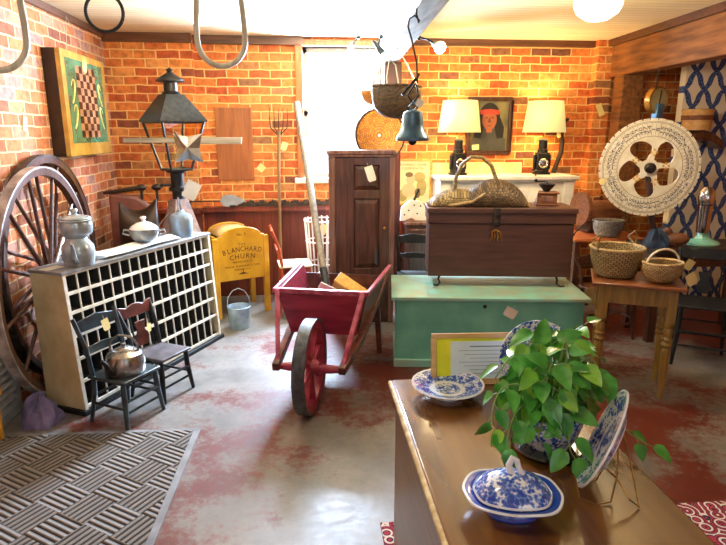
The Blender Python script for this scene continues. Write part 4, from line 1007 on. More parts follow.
f = MB(); f.prism([(-.195, .035), (.18, .035), (.17, .15), (.11, .22), (.05, .26), (-.07, .26), (-.15, .20), (-.19, .12)], .001, tr(0, py, 0)); f.build('jacket', flat('grey_jacket', '4b4a44'), pr, smooth=False)
f = MB(); disc(f, -.0, .385, .105, .125, py-.001); f.prism([(-.105, .38), (.105, .38), (.155, .27), (.15, .17), (.085, .16), (.05, .28), (-.05, .28), (-.085, .16), (-.15, .17), (-.155, .27)], .001, tr(0, py-.001, 0)); f.build('hair', flat('black_hair', '1a1512'), pr, smooth=False)
f = MB(); disc(f, 0, .345, .075, .100, py-.002); f.box(-.03, .03, py-.0025, py-.0015, .22, .27); f.build('face', flat('ruddy_face', 'a8603c'), pr, smooth=False)
f = MB()
for x in (-.030, .030): disc(f, x, .365, .015, .007, py-.0032); 
f.prism([(-.025, .290), (.025, .290), (.016, .282), (-.016, .282)], .001, tr(0, py-.0032, 0)); f.prism([(-.005, .365), (.005, .365), (.014, .318), (-.014, .318)], .001, tr(0, py-.0028, 0))
f.build('features', flat('feature_brown', '6a3420'), pr, smooth=False)  # eyes, nose and mouth drawn in a darker brown
MB().prism([(-.095, .395), (.095, .395), (.10, .438), (0, .450), (-.10, .438)], .001, tr(0, py-.0035, 0)).build('headband', flat('red_band', 'c8452f'), pr, smooth=False)
f = MB().box(-.035, .035, -.045, -.043, -.025, .025); f.build('price_tag', 'tag', pr, loc=(-.14, .0, .075), rot=(0, R(-5), 0))

# white mantel
mn = thing('mantel_cabinet', 'white painted mantel cupboard with cream backboard against the brick wall', 'mantel', (1.265, 5.42, 0), 0)
mw = 1.33
MB().box(0.04, mw-.04, .06, .42, 0, 1.18).build('body', 'white', mn, bevel=.004)
MB().box(0, .10, .03, .42, 0, 1.18).build('pilaster', 'white', mn, bevel=.006); MB().box(mw-.10, mw, .03, .42, 0, 1.18).build('pilaster', 'white', mn, bevel=.006)
MB().box(-.02, mw+.02, -.02, .44, 1.20, 1.235).box(0, mw, .01, .42, 1.18, 1.20).build('shelf', 'white', mn, bevel=.006)
MB().box(-.0, .93, .40, .42, 1.235, 1.345).build('backboard', mat('cream_backboard', hx('e8d9a0'), hx('d6c485'), rough=.5, scale=7), mn, bevel=.004)
MB().box(.13, mw-.13, .045, .06, .3, 1.10).build('panel', 'white', mn, bevel=.005)

def table_lamp(label, loc, rz, e):
    t = thing('table_lamp', label, 'lamp', loc, rz, 'lamps with cream shades on the white mantel')
    MB().box(-.075, .075, -.06, .06, 0, .02).build('foot', 'black', t, bevel=.006)
    f = MB(); f.box(-.062, .062, -.055, .055, .02, .21); f.box(-.085, -.062, -.02, .02, .05, .19); f.box(.062, .085, -.02, .02, .05, .19); f.build('lantern_body', 'black', t, bevel=.01)
    f = MB(); f.lathe([(.0, 0), (.045, 0), (.048, .012), (.04, .02), (.03, .012), (0, .016)], 22, tr(0, -.055, .11) @ rotm('X', R(90))); f.build('lens', 'chrome', t)
    f = MB(); f.lathe([(.05, .21), (.05, .24), (.042, .245), (.042, .325), (.047, .33), (.03, .345), (0, .345)], 20); f.build('chimney', 'black', t)
    MB().tube([(0, 0, .34), (0, 0, .47)], .006, 8).build('stem', 'brass', t)
    MB().lathe([(.205, .405), (.165, .70)], 32, cap=False).build('lamp_shade', 'shade', t, solid=.003)
    f = MB(); f.tube([(.06, 0, .46), (-.06, 0, .46)], .003, 5); f.build('shade_spider', 'brass', t)
    MB().ball((0, 0, .50), (.03, .03, .045)).build('bulb', 'bulb', t)
    point('table_lamp_light', (loc[0], loc[1], loc[2]+.60), e, WARM, .04)
    return t
table_lamp('left table lamp with cream shade and black lantern base, beside the portrait', (1.485, 5.66, 1.237), 8, 15)
table_lamp('right table lamp with cream shade and black lantern base on mantel end', (2.335, 5.66, 1.237), -6, 15)
sc_ = thing('scythe_snath', 'dark crooked wooden tool handle standing beside the right lamp', 'tool', (2.57, 5.82, 1.237), 0)
MB().tube([(-.04, 0, .0), (-.01, 0, .1), (.025, .0, .2), (.03, 0, .32), (.0, .02, .42), (.02, .03, .50), (.09, .03, .535)], [.028, .022, .026, .022, .026, .02, .016], 10).build('crooked_handle', 'darkleather', sc_)
price_tag(sc_, (-.03, -.03, .42), (0, -10, 0), .04, .07)
# small figurine on mantel shelf
fg = thing('figurine', 'small dark bird figurine at mantel shelf edge', 'figurine', (2.20, 5.46, 1.237), 0)
MB().ball((0, 0, .035), (.03, .02, .02)).ball((-.03, 0, .055), .012).tube([(0, 0, 0), (0, 0, .03)], .006, 6).tube([(.02, 0, .035), (.07, 0, .05)], [.01, .004], 6).build('bird_body', 'darkleather', fg)

# ------------------------------------------------------------------ teal chest and the dark chest on it
te = thing('teal_blanket_chest', 'long teal painted blanket chest with worn lid and keyhole', 'chest', (.595, 3.86, 0), -8)
W, D_, H = 1.335, .62, .535
f = MB(); f.box(.015, W-.015, .015, D_-.01, .05, H-.03); f.build('body', 'teal', te, bevel=.004)
MB().box(0, W, 0, D_, .0, .06).build('plinth', 'teal_worn', te, bevel=.006)
MB().box(-.02, W+.02, -.02, D_+.01, H-.03, H-.004).build('lid', 'teal_worn', te, bevel=.005)
f = MB().lathe([(0, 0), (.014, 0), (.014, .003), (0, .003)], 14, tr(W*.475, .014, H-.075) @ rotm('X', R(90))); f.build('keyhole', 'black', te)
price_tag(te, (W*.62, .005, H-.085), (0, 28, 0), .085, .07, 'paper')
ck_ = thing('storage_chest', 'dark brown wooden trunk with iron hasp on top of the teal chest', 'trunk', (.885, 4.115, H-.003), -8)
W2, D2, z0, z1 = 1.04, .37, .075, .582
MB().box(0, W2, 0, D2, z0, z1-.115).build('body', 'chest', ck_, bevel=.004)
MB().box(-.008, W2+.008, -.008, D2+.004, z1-.112, z1-.035).build('lid_frame', 'chest', ck_, bevel=.004)
MB().box(-.015, W2+.015, -.02, D2+.006, z1-.035, z1).build('lid', 'chest', ck_, bevel=.004)
f = MB().box(.455, .505, -.026, -.010, z1-.13, z1+.004).box(.465, .495, -.035, -.02, z1-.12, z1-.09); f.build('hasp', 'iron', ck_, bevel=.004)
f = MB()
for x in (.45, .47, .49, .51): f.tube([(x, -.012, z1-.165), (x+.005, -.022, z1-.20), (x+(x-.48)*.4, -.014, z1-.235)], [.004, .006, .003], 6)
f.tube([(.455, -.012, z1-.165), (.48, -.02, z1-.155), (.505, -.012, z1-.165)], .006, 6); f.build('escutcheon', 'brass', ck_)
for x, y, sx, sy in ((.09, .04, -1, -1), (W2-.09, .04, 1, -1), (.09, D2-.04, -1, 1), (W2-.09, D2-.04, 1, 1)):
    MB().tube([(x, y, z0), (x+.01*sx, y+.0*sy, .045), (x, y+.03*sy, .022), (x+.02*sx, y+.055*sy, .010), (x+.05*sx, y+.055*sy, .012)], [.010, .008, .007, .007, .006], 8).build('foot', 'black', ck_)
# gizzard basket on the trunk
a8 = R(-8)
def on_trunk(u, v): return (.885+u*cos(a8)-v*sin(a8), 4.115+u*sin(a8)+v*cos(a8), H-.003+z1)
gz = thing('wicker_basket', 'dark wicker gathering basket with high hoop handle on the trunk', 'basket', on_trunk(.36, .19), -8)
def wing(cx, hw, hd, hh, lean, n=36, k=16):
    mb = MB(); vs = []; fs = []
    for i in range(k+1):
        t_ = i/k
        for j in range(n+1):
            a = pi*j/n; w_ = 1+.02*(1 if (i+j) % 2 else -1)
            x = cx+hw*(2*j/n-1); base = sin(a)**.5
            y = -hd+2*hd*t_; z = hh*base*(max(0, sin(pi*t_))**.5)*w_
            vs.append((x, y+lean*z, .004+z))
    for i in range(k):
        for j in range(n): fs.append((i*(n+1)+j, i*(n+1)+j+1, (i+1)*(n+1)+j+1, (i+1)*(n+1)+j))
    return mb.add(vs, fs)
wing(-.13, .22, .13, .115, 0).build('left_lobe', 'w_olive2', gz, solid=.006)
wing(.13, .235, .14, .185, 0).build('right_lobe', 'w_dark2', gz, solid=.006)
MB().tube([(-.36, -.05, .012), (-.2, -.13, .010), (-.05, -.15, .04), (.04, -.15, .10)], [.008, .012, .012, .01], 8).build('rim', 'splint', gz)
hd = MB()
for dy in (-.012, .012): hd.tube([(-.165+.05*0, dy, .10), (-.16, dy, .20), (-.12, dy, .30), (-.05, dy, .355), (.03, dy, .35), (.10, dy, .29), (.135, dy, .20), (.14, dy, .13)], .013, 8)
hd.build('hoop_handle', 'wicker_olive', gz)
# coffee grinder on the trunk
cg = thing('coffee_mill', 'small wooden coffee mill with iron hopper at trunk right end', 'coffee mill', on_trunk(.885, .23), -14)
MB().box(-.085, .085, -.07, .07, 0, .012).box(-.072, .072, -.06, .06, .012, .085).box(-.085, .085, -.07, .07, .085, .098).build('mill_box', 'kegwood', cg, bevel=.004)
MB().lathe([(.02, .098), (.028, .11), (.05, .135), (.062, .155), (.055, .155), (.03, .125), (0, .12)], 20).build('hopper', 'iron', cg)
MB().tube([(0, 0, .12), (0, 0, .17), (-.03, -.02, .175), (-.09, -.05, .175)], .005, 8).ball((-.09, -.05, .185), .012).build('crank', 'iron', cg)
MB().box(-.04, .04, -.065, -.058, .03, .07).build('drawer', 'cab_light', cg, bevel=.003)
price_tag(cg, (-.095, -.075, .115), (0, 18, 0), .055, .085, 'paper')
tag(MB().box(-.035, .035, -.001, .001, -.07, .07).build('price_tag', 'tan', loc=(2.02, 3.83, .50), rot=(R(10), R(-20), R(-8))), 'tan paper tag propped between the chests and the small table', 'tag')

# ------------------------------------------------------------------ small turned-leg table and baskets
tb_ = thing('small_table', 'small olive gold table with red brown top and turned legs', 'table', (1.825, 3.36, 0), -25)
# local x along the front edge, y back
W, D_, H = .44, .31, .74
MB().box(-.05, W+.04, -.05, D_+.05, H-.022, H).build('tabletop', 'tabletop', tb_, bevel=.006)
f = MB().box(.04, W-.04, .008, .026, H-.14, H-.022).box(.04, W-.04, D_-.026, D_-.008, H-.14, H-.022).box(.008, .026, .04, D_-.04, H-.14, H-.022).box(W-.026, W-.008, .04, D_-.04, H-.14, H-.022)
f.build('apron', 'olive', tb_, bevel=.002)
prof = [(.012, 0), (.016, .02), (.012, .045), (.018, .10), (.024, .22), (.029, .32), (.024, .34), (.034, .36), (.024, .38), (.032, .395), (.024, .41), (.030, .45), (.022, .47), (.031, .485), (.031, .50)]
lg0 = None
for x in (.025, W-.025):
    for y in (.025, D_-.025):
        o = MB().lathe(prof, 18).box(-.028, .028, -.028, .028, .50, H-.022).build('leg', 'olive', tb_, loc=(x, y, 0)) if lg0 is None else lg0.copy()
        if lg0 is None: lg0 = o
        else: COL.objects.link(o); o.location = (x, y, 0)
def on_table(u, v): a = R(-25); return (1.825+u*cos(a)-v*sin(a), 3.36+u*sin(a)+v*cos(a), H)
b1 = thing('round_splint_basket', 'large round ash splint basket with swing handle on the small table', 'basket', on_table(.09, .19), 20)
b1.scale = (1.0, 1.0, 1.18)
weave([(.0, .002), (.06, .002), (.105, .004)]+[(.12+.04*sin(pi*.5*i/11), .012+.013*i) for i in range(12)], 48, .014).build('basket_body', 'w_splint', b1, solid=.005)
MB().tube([(.163*cos(2*pi*i/36), .163*sin(2*pi*i/36), .158) for i in range(36)], .008, 8, closed=True).build('rim', 'splint', b1)
MB().tube([(-.165, 0, .14), (-.17, .0, .20), (-.15, 0, .24), (-.16, .06, .20), (-.165, .0, .16)], .006, 6).build('ear_handle', 'wicker_olive', b1)
MB().tube([(.165, 0, .14), (.17, .0, .20), (.15, 0, .24), (.16, .06, .20), (.165, .0, .16)], .006, 6).build('ear_handle', 'wicker_olive', b1)
b2 = thing('small_egg_basket', 'small buff splint basket with white hoop handle at table corner', 'basket', on_table(.35, .10), 12)
b2.scale = (1.1, 1.1, 1.18)
weave([(.0, .002), (.04, .002), (.075, .012), (.10, .035), (.112, .06), (.115, .085), (.113, .105)], 40, .02, 1, .8).build('basket_body', 'w_light', b2, solid=.005)
MB().tube([(.113*cos(2*pi*i/36), .0904*sin(2*pi*i/36), .105) for i in range(36)], .007, 8, closed=True).build('rim', 'splint_light', b2)
MB().tube([(-.113*cos(pi*i/14), 0, .10+.075*sin(pi*i/14)) for i in range(15)], .006, 8).build('hoop_handle', 'cream_edge', b2)
price_tag(b2, (.125, -.07, .05), (0, -30, -10), .06, .07, 'tag')

# ------------------------------------------------------------------ back right corner
pn = thing('pine_table', 'orange brown pine table behind the round basket', 'table', (2.26, 4.66, 0), -4)
MB().box(0, .62, 0, .62, .735, .76).build('tabletop', 'pine', pn, bevel=.004)
for x in (.04, .58):
    for y in (.04, .58): MB().box(x-.025, x+.025, y-.025, y+.025, 0, .735).build('leg', 'darkwood', pn, bevel=.003)
kg = thing('wooden_keg', 'brown wooden churn barrel lying on its side with round disc end', 'keg', (2.47, 5.02, .90), 8)
MB().box(.02, .30, -.10, .10, -.135, -.105).box(.04, .08, -.10, .10, -.11, -.04).box(.24, .28, -.10, .10, -.11, -.04).build('cradle', 'darkwood', kg, bevel=.003)
MB().lathe([(0, -.02), (.15, -.02), (.155, 0), (.15, .02), (0, .02)], 28, tr(0, 0, .07) @ rotm('Y', R(90))).build('end_disc', 'kegwood', kg)
MB().lathe([(0, .02), (.07, .02), (.10, .03), (.115, .18), (.10, .36), (0, .36)], 24, tr(0, 0, .03) @ rotm('Y', R(90))).build('barrel', 'kegwood', kg)
sb2 = thing('speckled_basket', 'small grey speckled basket on the pine table under the game wheel', 'basket', (2.60, 4.76, .758), 0)
weave([(0, .002), (.07, .002), (.10, .02), (.12, .07), (.13, .13), (.135, .15)], 36, .012, 1, .8).build('basket_body', 'w_grey', sb2, solid=.005)
MB().tube([(-.13, 0, .14), (-.2, .0, .13), (-.28, 0, .06), (-.31, 0, .01)], .006, 6).build('trailing_handle', 'iron', sb2)
dt = thing('dark_table', 'black topped table at the right holding the game wheel and mixer', 'table', (2.66, 4.14, 0), -3)
MB().box(0, .98, 0, .46, .725, .76).build('tabletop', 'darkleather', dt, bevel=.004)
MB().box(.04, .94, .03, .43, .62, .725).build('apron', 'darkwood', dt)
for x in (.06, .92):
    for y in (.05, .41): MB().box(x-.03, x+.03, y-.03, y+.03, 0, .62).build('leg', 'darkwood', dt, bevel=.003)
crumple('navy_cloth', (2.745, 4.27, .762), (.09, .08, .13), 'navy', 'navy blue crumpled cloth under the lower edge of game wheel', 'cloth', 8, 4)
dc = thing('duck_decoy', 'small brown carved bird decoy on the dark table beneath the wheel', 'decoy', (2.96, 4.33, .761), 150)
MB().ball((0, 0, .05), (.09, .045, .05)).ball((.075, 0, .11), (.032, .026, .028)).tube([(.05, 0, .07), (.07, 0, .10)], .022, 8).tube([(.10, 0, .105), (.13, 0, .10)], [.012, .006], 8).build('body', 'kegwood', dc)
# lottery wheel
gw = thing('prize_spinner', 'large round white numbered game wheel with shaped cutouts on a stand', 'game wheel', (2.652, 4.33, .761), -14)
gw.scale = (.885,)*3
# stand behind
MB().bar((0.14, .06, 0), (0, .05, .70), .05, .03).box(.04, .30, -.02, .16, 0, .02).build('stand', 'darkwood', gw, bevel=.004)
rad = .405; zc = .695
outer = [(rad*cos(2*pi*i/72), rad*sin(2*pi*i/72)) for i in range(72)]
holes = []
for k_ in range(5):
    c0 = pi/2+.45+2*pi*k_/5; pts = []
    for i in range(24):
        t_ = i/24*2*pi
        # bean shaped opening: wide outside, pinched towards the hub
        ang = c0+.50*cos(t_); rr = .185+.068*sin(t_)-.055*cos(t_)**2*(1 if sin(t_) < 0 else .2)+.02*sin(2*t_)
        rr = max(.075, rr - (.075*(1-abs(cos(t_))) if sin(t_) < 0 else 0))
        pts.append((rr*cos(ang), rr*sin(ang)))
    holes.append(pts[::-1])
disc_ = cut_mb([outer]+holes, .02); disc_.build('disc', mat('old_white_paint', hx('e9e4d4'), hx('d6cdb4'), rough=.4, scale=12), gw, loc=(0, 0, zc))
f = MB()
for i in range(40):
    a = 2*pi*i/40; f.prism([(-.027, 0), (.027, 0), (.026, .022), (-.026, .022)], .018, tr(0, 0, zc) @ rotm('Y', a) @ tr(0, -.0, rad-.006))
f.build('edge_blocks', 'cream_edge', gw)
f = MB()
for r_ in (.385, .395, .27): f.lathe([(r_-.0015, 0), (r_+.0015, 0), (r_+.0015, .001), (r_-.0015, .001)], 72, tr(0, -.0102, zc) @ rotm('X', R(90)), close=True)
for i in range(60):
    a = 2*pi*(i+.5)/60; f.box(-.0008, .0008, -.0112, -.010, .275, .38, tr(0, 0, zc) @ rotm('Y', a))
f.build('ruled_lines', 'brown_ink', gw)
f = MB()
for i in range(60):
    a = 2*pi*i/60
    text_mb(f, str((i*7) % 60+1), .038, tr(0, -.0108, zc) @ rotm('Y', a) @ tr(0, 0, .327) @ FACE @ rotm('Z', R(90)), .0005, 1.9)
f.build('numerals', mat('blue_black_ink', hx('3a4260'), hx('2c3350'), rough=.6), gw, smooth=False)
for k_ in range(5):
    f = MB(); a = pi/2+.45+pi/5+2*pi*k_/5; c_ = (.135*cos(a), .135*sin(a)); s = .022
    for dx, dz in ((1, 0), (-1, 0), (0, 1), (0, -1)): f.prism([(c_[0]+dx*s+.011*cos(2*pi*i/8), c_[1]+dz*s+.011*sin(2*pi*i/8)) for i in range(8)], .001, tr(0, -.0106, zc))
    f.build('painted_cross', 'straw', gw)
f = MB(); f.lathe([(0, .05), (.03, .05), (.045, .035), (.045, 0), (0, 0)], 24, tr(0, -.01, zc) @ rotm('X', R(90))).lathe([(0, 0), (.012, 0), (.012, .065), (0, .065)], 12, tr(0, .0, zc) @ rotm('X', R(90))); f.build('hub', 'iron', gw)
MB().lathe([(0, 0), (.015, 0), (.015, .06), (0, .06)], 12, tr(0, .065, zc) @ rotm('X', R(90))).build('axle', 'iron', gw)
price_tag(gw, (-.375, -.02, zc-.10), (0, 25, 0), .05, .05, 'tag')
# dark shapes seen through the wheel: wooden mannequin-like board & blue enamel
# hanging scale
hs = thing('hanging_scale', 'round brass hanging scale on a chain under the brown beam', 'scale', (2.975, 4.88, 1.905), 20)
hs.scale = (1.2,)*3
Ty = rotm('X', R(90))
MB().lathe([(0, -.02), (.088, -.02), (.095, -.012), (.095, .03), (.088, .03), (0, .03)], 30, Ty).build('case', 'brass', hs)
MB().lathe([(0, 0), (.082, 0), (.082, .003), (0, .003)], 30, tr(0, -.030, 0) @ Ty).build('dial', mat('dull_dial', hx('a79a70'), hx('8a7d56'), rough=.3, scale=9), hs)
f = MB().bar((0, -.036, -.02), (.01, -.036, .07), .008, .003); f.build('pointer', 'black', hs)
f = MB().box(-.03, .035, -.05, .0, -.16, -.02).box(-.02, .02, -.04, -.0, -.30, -.16); f.build('blue_slide', mat('blue_steel', hx('5f8fb8'), hx('3a5f82'), rough=.3, metal=.5, scale=7), hs, bevel=.005)
f = MB()
for i in range(5): f.tube([(.010*cos(2*pi*j/8)*(1 if i % 2 else .3), .010*cos(2*pi*j/8)*(.3 if i % 2 else 1), .105+i*.026+.014*sin(2*pi*j/8)) for j in range(8)], .003, 5, closed=True)
f.build('chain', 'iron', hs)
# shelf with bentwood box on the papered partition
ys = thing('ox_yoke', 'dark curved wooden yoke mounted on the blue lattice wall', 'yoke', (3.46, 5.0, 1.60), 0)
pts = [(-.22+.44*i/16, .06-.10*((i-8)/8)**2) for i in range(17)]+[(.22-.44*i/16, -.0-.085*((8-i)/8)**2-.02) for i in range(17)]
MB().prism(pts, .19).build('yoke_beam', 'darkwood', ys, bevel=.01)
bb = thing('bentwood_box', 'round light bentwood box with darker band on the curved dark yoke', 'box', (3.45, 4.99, 1.662), 0)
MB().lathe([(0, 0), (.115, 0), (.125, .15), (0, .15)], 32).build('box_body', 'lightwood', bb)
MB().lathe([(.1215, .085), (.127, .085), (.129, .125), (.1235, .125)], 32, close=True).build('band', 'kegwood', bb)
MB().lathe([(0, .15), (.13, .15), (.132, .17), (.125, .178), (0, .18)], 32).build('lid', 'lightwood', bb)
tag(MB().box(-.03, .03, -.001, .001, -.06, .06).build('price_tag', 'tag', loc=(2.95, YB-.125, 1.86), rot=(0, R(-25), 0)), 'cream tag pinned to the brick pier left of the game wheel', 'tag')
tg = bpy.data.objects['price_tag.001']
# mixer
mx_ = thing('milkshake_mixer', 'mint green milkshake mixer with chrome cup on the dark table', 'mixer', (3.20, 4.36, .76), 0)
MB().lathe([(0, 0), (.12, 0), (.122, .012), (.10, .03), (.06, .045), (.045, .07), (.04, .10)], 28, sx=1.1).build('base', 'mint', mx_)
MB().tube([(.035, .03, .05), (.04, .04, .25), (.03, .03, .42)], [.03, .026, .03], 12).build('column', 'mint', mx_)
MB().lathe([(.0, .10), (.045, .10), (.056, .30), (.06, .32), (.054, .32), (0, .12)], 28, tr(-.03, -.02, 0)).build('mixing_cup', 'chrome', mx_)
MB().lathe([(0, .30), (.055, .32), (.062, .37), (.055, .43), (.03, .46), (0, .465)], 24, tr(-.015, -.0, 0)).build('motor_head', 'chrome', mx_)
# chair on the right and blue chest
rc2 = small_chair('black turned side chair with tan tag right of the small table', (2.86, 3.78, 0), -30, .34, .32, .43, .79, 'blackpaint', 'blackpaint', name='side_chair', crest='shaped')
price_tag(rc2, (-.10, .14, .72), (0, 28, 20), .06, .08, 'tan')
small_chair('dark wooden chair under the pine table behind the small table', (2.42, 4.34, 0), 15, .32, .28, .40, .66, 'darkwood', 'darkwood', name='side_chair', slats=1)
bc = thing('blue_chest', 'dark slate blue painted chest on the floor at the right edge', 'chest', (3.30, 3.55, 0), -8)
MB().box(0, .7, 0, .45, .03, .50).build('body', 'bluepaint', bc, bevel=.004); MB().box(-.015, .715, -.015, .46, .50, .53).build('lid', 'bluepaint', bc, bevel=.005)
MB().box(-.01, .71, -.01, .45, 0, .05).build('plinth', 'silverwood', bc, bevel=.004)

# ------------------------------------------------------------------ foreground oak dresser
dz = .75
ds = thing('oak_dresser', 'glossy golden brown oak dresser top filling the lower right foreground', 'dresser', (.30, 1.99, 0), 0)
# top as slightly tapering slab
L_, W_ = 1.25, .60
MB().box(0, W_, -L_, 0, dz-.025, dz).build('top', 'oak', ds, bevel=.006)
MB().tube([(-.004, -L_, dz-.012), (-.004, 0, dz-.012)], .009, 10).build('edge_moulding', mat('pale_edge_highlight', hx('d8c08a'), hx('a98a50'), rough=.25, scale=30, coat=.5), ds)  # pale colour paints in the highlight along the moulded edge
MB().box(.015, W_-.015, -L_+.01, -.012, .08, dz-.025).build('carcass', 'oak_side', ds, bevel=.004)
for x in (.04, W_-.04):
    for y in (-.04, -L_+.05): MB().box(x-.025, x+.025, y-.025, y+.025, 0.01, .08).build('foot', 'oak_side', ds, bevel=.004)
for i in range(3):
    z = .11+i*.205; d_ = MB().box(.04, W_-.04, -.012, .0, z, z+.19).build('drawer', 'oak_side', ds, bevel=.003)
    for x in (.18, .42): MB().ball((x, .012, z+.095), .016).build('knob', 'brass', d_)
ds.rotation_euler = (0, 0, R(0))

# tureen
tu = thing('covered_dish', 'blue and white lidded vegetable dish with scalloped rim in foreground', 'covered dish', (.478, 1.195, dz+.001), -12)
sq = lambda a, i: 1+.035*cos(4*a)*-1+.012*cos(8*a+.4)
MB().lathe([(0, .0), (.062, .0), (.065, .006), (.06, .012), (.075, .022), (.100, .040), (.119, .052), (.121, .055), (.114, .056), (.095, .05), (.088, .048)], 64, sx=1.0, sy=.80, wob=sq).build('dish_base', 'china_base', tu)
MB().lathe([(.1165, .0515), (.1225, .0535), (.1215, .0575), (.1155, .0565)], 64, sx=1.0, sy=.80, wob=sq, close=True).build('rim', 'glaze', tu)
MB().lathe([(.092, .050), (.094, .056), (.088, .066), (.070, .084), (.045, .098), (.02, .106), (0, .108)], 64, sx=1.0, sy=.80, wob=lambda a, i: sq(a, i) if i < 4 else 1).build('lid', 'china_tureen', tu)
MB().lathe([(.093, .052), (.0965, .055), (.0945, .060), (.090, .058)], 64, sx=1.0, sy=.80, wob=sq, close=True).build('lid_rim', 'glaze', tu)
MB().tube([(-.004, 0, .102), (-.012, 0, .125), (-.004, .0, .145), (.006, 0, .138), (.012, 0, .118), (.02, 0, .104)], [.010, .008, .008, .007, .007, .009], 10).build('twig_handle', 'glaze', tu)
# platter on low foot
pp = thing('blue_platter', 'oval blue violet printed platter with beaded rim at dresser far left', 'platter', (.477, 1.845, dz+.001), 0, rot=(R(0), 0, 0))
MB().lathe([(0, 0), (.05, 0), (.052, .012), (.075, .020), (.098, .032), (.110, .040), (.112, .044), (.098, .039), (.074, .028), (.05, .022), (0, .021)], 56, sx=1.12, sy=1.15).build('plate_body', 'china_purple', pp)
MB().lathe([(.108, .0405), (.1135, .042), (.1125, .0455), (.107, .044)], 64, sx=1.12, sy=1.15, close=True, wob=lambda a, i: 1+.008*cos(40*a)).build('rim', 'glaze', pp)
# frame with document
fd = thing('framed_certificate', 'wood framed document with yellow mat leaning at the dresser far end', 'picture', (.640, 1.925, dz+.002), -3, rot=(R(-12), 0, R(-3)))
frame_mb(.40, .185, .017, .015).build('frame', 'lightwood', fd, bevel=.002)
MB().box(-.188, .188, -.006, 0, .012, .175).build('yellow_mat', mat('bright_yellow_mat', hx('ecec28'), hx('d9dd22'), rough=.6), fd)
MB().box(-.130, .165, -.008, -.006, .0, .155).build('document', mat('pale_document', hx('dfeef0'), hx('cfe2e6'), rough=.5), fd)
f = MB(); f.box(-.06, .09, -.0086, -.008, .134, .138)
for i in range(7):
    z = .12-i*.014; f.box(-.10+.02*(i % 3), .13-.03*(i % 2), -.0086, -.008, z, z+.0015)
f.build('writing', flat('grey_ink', '6f7f8a'), fd, smooth=False)

# standing plate facing away to the left with wire easel
a_ = Vector((.46, .15, .87)).normalized(); n_ = Vector((-.81, .44, .35)); n_ = (n_-a_*n_.dot(a_)).normalized()
b_v = n_.cross(a_)
pm = Matrix((b_v, a_, n_)).transposed().to_4x4()
sp_ = thing('standing_plate', 'blue and white plate propped edge on in a brass wire stand', 'plate', (.757, 1.275, dz+.127), 0)
PR = .138
MB().lathe([(0, -.008), (.08, -.008), (.085, -.004), (PR, .016), (PR, .020), (.088, .003), (0, -.002)], 56, pm).build('plate_body', 'china_plate', sp_)
MB().lathe([(PR-.004, .0175), (PR+.001, .0165), (PR+.0005, .021), (PR-.005, .021)], 56, pm, close=True).build('rim', 'glaze', sp_)
es = thing('plate_easel', 'thin brass wire easel holding the propped blue plate', 'plate stand', (.745, 1.235, dz), 0)
MB().tube([(-.075, .03, .04), (-.085, -.02, .012), (-.05, -.04, .004), (-.01, -.035, .006), (.02, .0, .05), (.045, .05, .12), (.055, .06, .16)], .0022, 6).tube([(.055, .06, .16), (.05, -.01, .08), (.05, -.06, .004), (.02, -.06, .03), (.0, -.03, .07), (-.01, -.0, .075)], .0022, 6).tube([(-.07, .09, .03), (-.06, .085, .003), (0, .06, .003), (.045, .05, .12)], .0022, 6).build('wire', 'brass', es)

# plate standing behind plant
bp_ = thing('upright_plate', 'white and blue plate standing upright behind the leafy plant', 'plate', (.785, 1.80, dz+.003), 0, rot=(R(-14), 0, R(-8)))
bp_.scale = (.9,)*3
MB().lathe([(0, .006), (.08, .006), (.085, .002), (.145, -.014), (.147, -.010), (.088, .008), (0, .012)], 48, tr(0, 0, .147) @ rotm('X', R(90)) @ rotm('Z', 0) @ Matrix.Diagonal((1, 1, -1, 1))).build('plate_body', 'china_pot', bp_)
MB().bar((0, .03, .10), (0, .10, .0), .02, .006).build('easel_back', 'darkwood', bp_)

# plant in blue pot
random.seed(12)
pl = thing('potted_vine', 'trailing green leafy house plant in a blue white china pot', 'plant', (.685, 1.47, dz+.001), 0)
MB().lathe([(0, 0), (.098, 0), (.105, .012), (.10, .018), (0, .016)], 36).build('saucer', 'saucer', pl)
MB().lathe([(0, .018), (.062, .018), (.080, .05), (.094, .10), (.100, .125), (.094, .125), (.086, .105), (0, .10)], 40).build('pot', 'china_pot', pl)
MB().lathe([(0, .108), (.085, .108)], 24).build('soil', 'soil', pl)
def leaf(mb, base, d, up_, L, W, curl):
    d = d.normalized(); s = d.cross(up_).normalized(); u = s.cross(d).normalized(); n = 9; vs = []; fs = []
    for i in range(n+1):
        t_ = i/n; w_ = W*(sin(pi*min(1, t_*.92+.08))**.75)*(1-.35*t_)*(1.15 if t_ < .4 else 1); w_ = max(w_ if i < n else 0, .0004)
        c = base+d*L*t_-u*curl*L*t_*t_
        vs += [c-s*w_+u*.22*w_, c-s*w_*.5+u*.02, c*1.0-u*.0, c+s*w_*.5+u*.02, c+s*w_+u*.22*w_] if False else [c-s*w_+u*w_*.30, c-s*w_*.5+u*w_*.12, c, c+s*w_*.5+u*w_*.12, c+s*w_+u*w_*.30]
    for i in range(n):
        for j in range(4): fs.append((i*5+j, i*5+j+1, (i+1)*5+j+1, (i+1)*5+j))
    mb.add(vs, fs)
lf, ly, stm = MB(), MB(), MB()
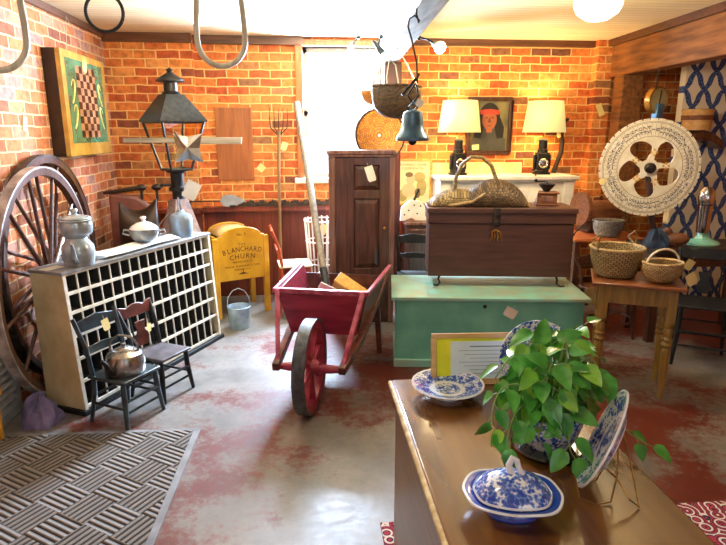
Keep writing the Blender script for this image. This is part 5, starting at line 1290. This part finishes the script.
def vine(pts, every=1, sizes=(.045, .065), r=.0022):
    pts = [Vector(p) for p in pts]; fine = []
    for i in range(len(pts)-1):
        for k in range(4):
            t = k/4; p0 = pts[max(i-1, 0)]; p1, p2 = pts[i], pts[i+1]; p3 = pts[min(i+2, len(pts)-1)]
            fine.append(.5*((2*p1)+(-p0+p2)*t+(2*p0-5*p1+4*p2-p3)*t*t+(-p0+3*p1-3*p2+p3)*t**3))
    fine.append(pts[-1]); stm.tube(fine, r, 6)
    for i in range(2, len(fine), 2):
        p = fine[i]; t = (fine[min(i+1, len(fine)-1)]-fine[i-1]).normalized()
        side = t.cross(Vector((0, 0, 1))).normalized()*(1 if (i//2) % 2 else -1)
        d = (side*.8+t*.6+Vector((random.uniform(-.4, .4), random.uniform(-.7, .1), random.uniform(-.5, .25)))).normalized()
        pet = p+d*.022; stm.tube([p, pet], .0013, 5)
        L = random.uniform(*sizes)
        upv = Vector((random.uniform(-.5, .5), random.uniform(-.9, -.1), random.uniform(.5, 1)))
        leaf(ly if random.random() < .16 else lf, pet, d+Vector((0, 0, -.25)), upv, L, L*.36, random.uniform(.1, .45))
for k in range(26):
    a = 2*pi*k/26+random.uniform(-.15, .15); rr = random.uniform(.05, .155); h = random.uniform(.05, .20)*(1.25-rr*2)
    vine([(0, 0, .10), (.3*rr*cos(a), .3*rr*sin(a), .13+h*.6), (.7*rr*cos(a), .7*rr*sin(a), .14+h), (rr*cos(a)*1.1, rr*sin(a)*.85, .10+h*.75)], sizes=(.055, .082))
big = (.055, .078)
vine([(0, 0, .10), (-.08, -.05, .17), (-.14, -.09, .16), (-.17, -.12, .10)], sizes=big)
vine([(0, 0, .10), (-.08, -.02, .20), (-.15, -.04, .22), (-.19, -.06, .18), (-.20, -.08, .12)], sizes=big)
vine([(0, 0, .10), (.0, -.08, .16), (.0, -.12, .11), (-.0, -.14, .07)], sizes=big)
vine([(0, 0, .10), (-.05, -.08, .15), (-.08, -.11, .10)], sizes=big)
vine([(0, 0, .10), (.05, .08, .25), (.09, .10, .31), (.12, .09, .34)], sizes=(.04, .055))
vine([(0, 0, .10), (-.02, .06, .22), (-.02, .07, .28), (-.0, .06, .31)], sizes=(.04, .055))
vine([(0, 0, .10), (.12, .12, .18), (.19, .08, .13), (.22, -.02, .06), (.25, -.08, .045)], sizes=(.05, .06))
lf.build('foliage', 'leaf', pl); ly.build('young_foliage', 'leaf_young', pl); stm.build('stems', 'stem', pl)
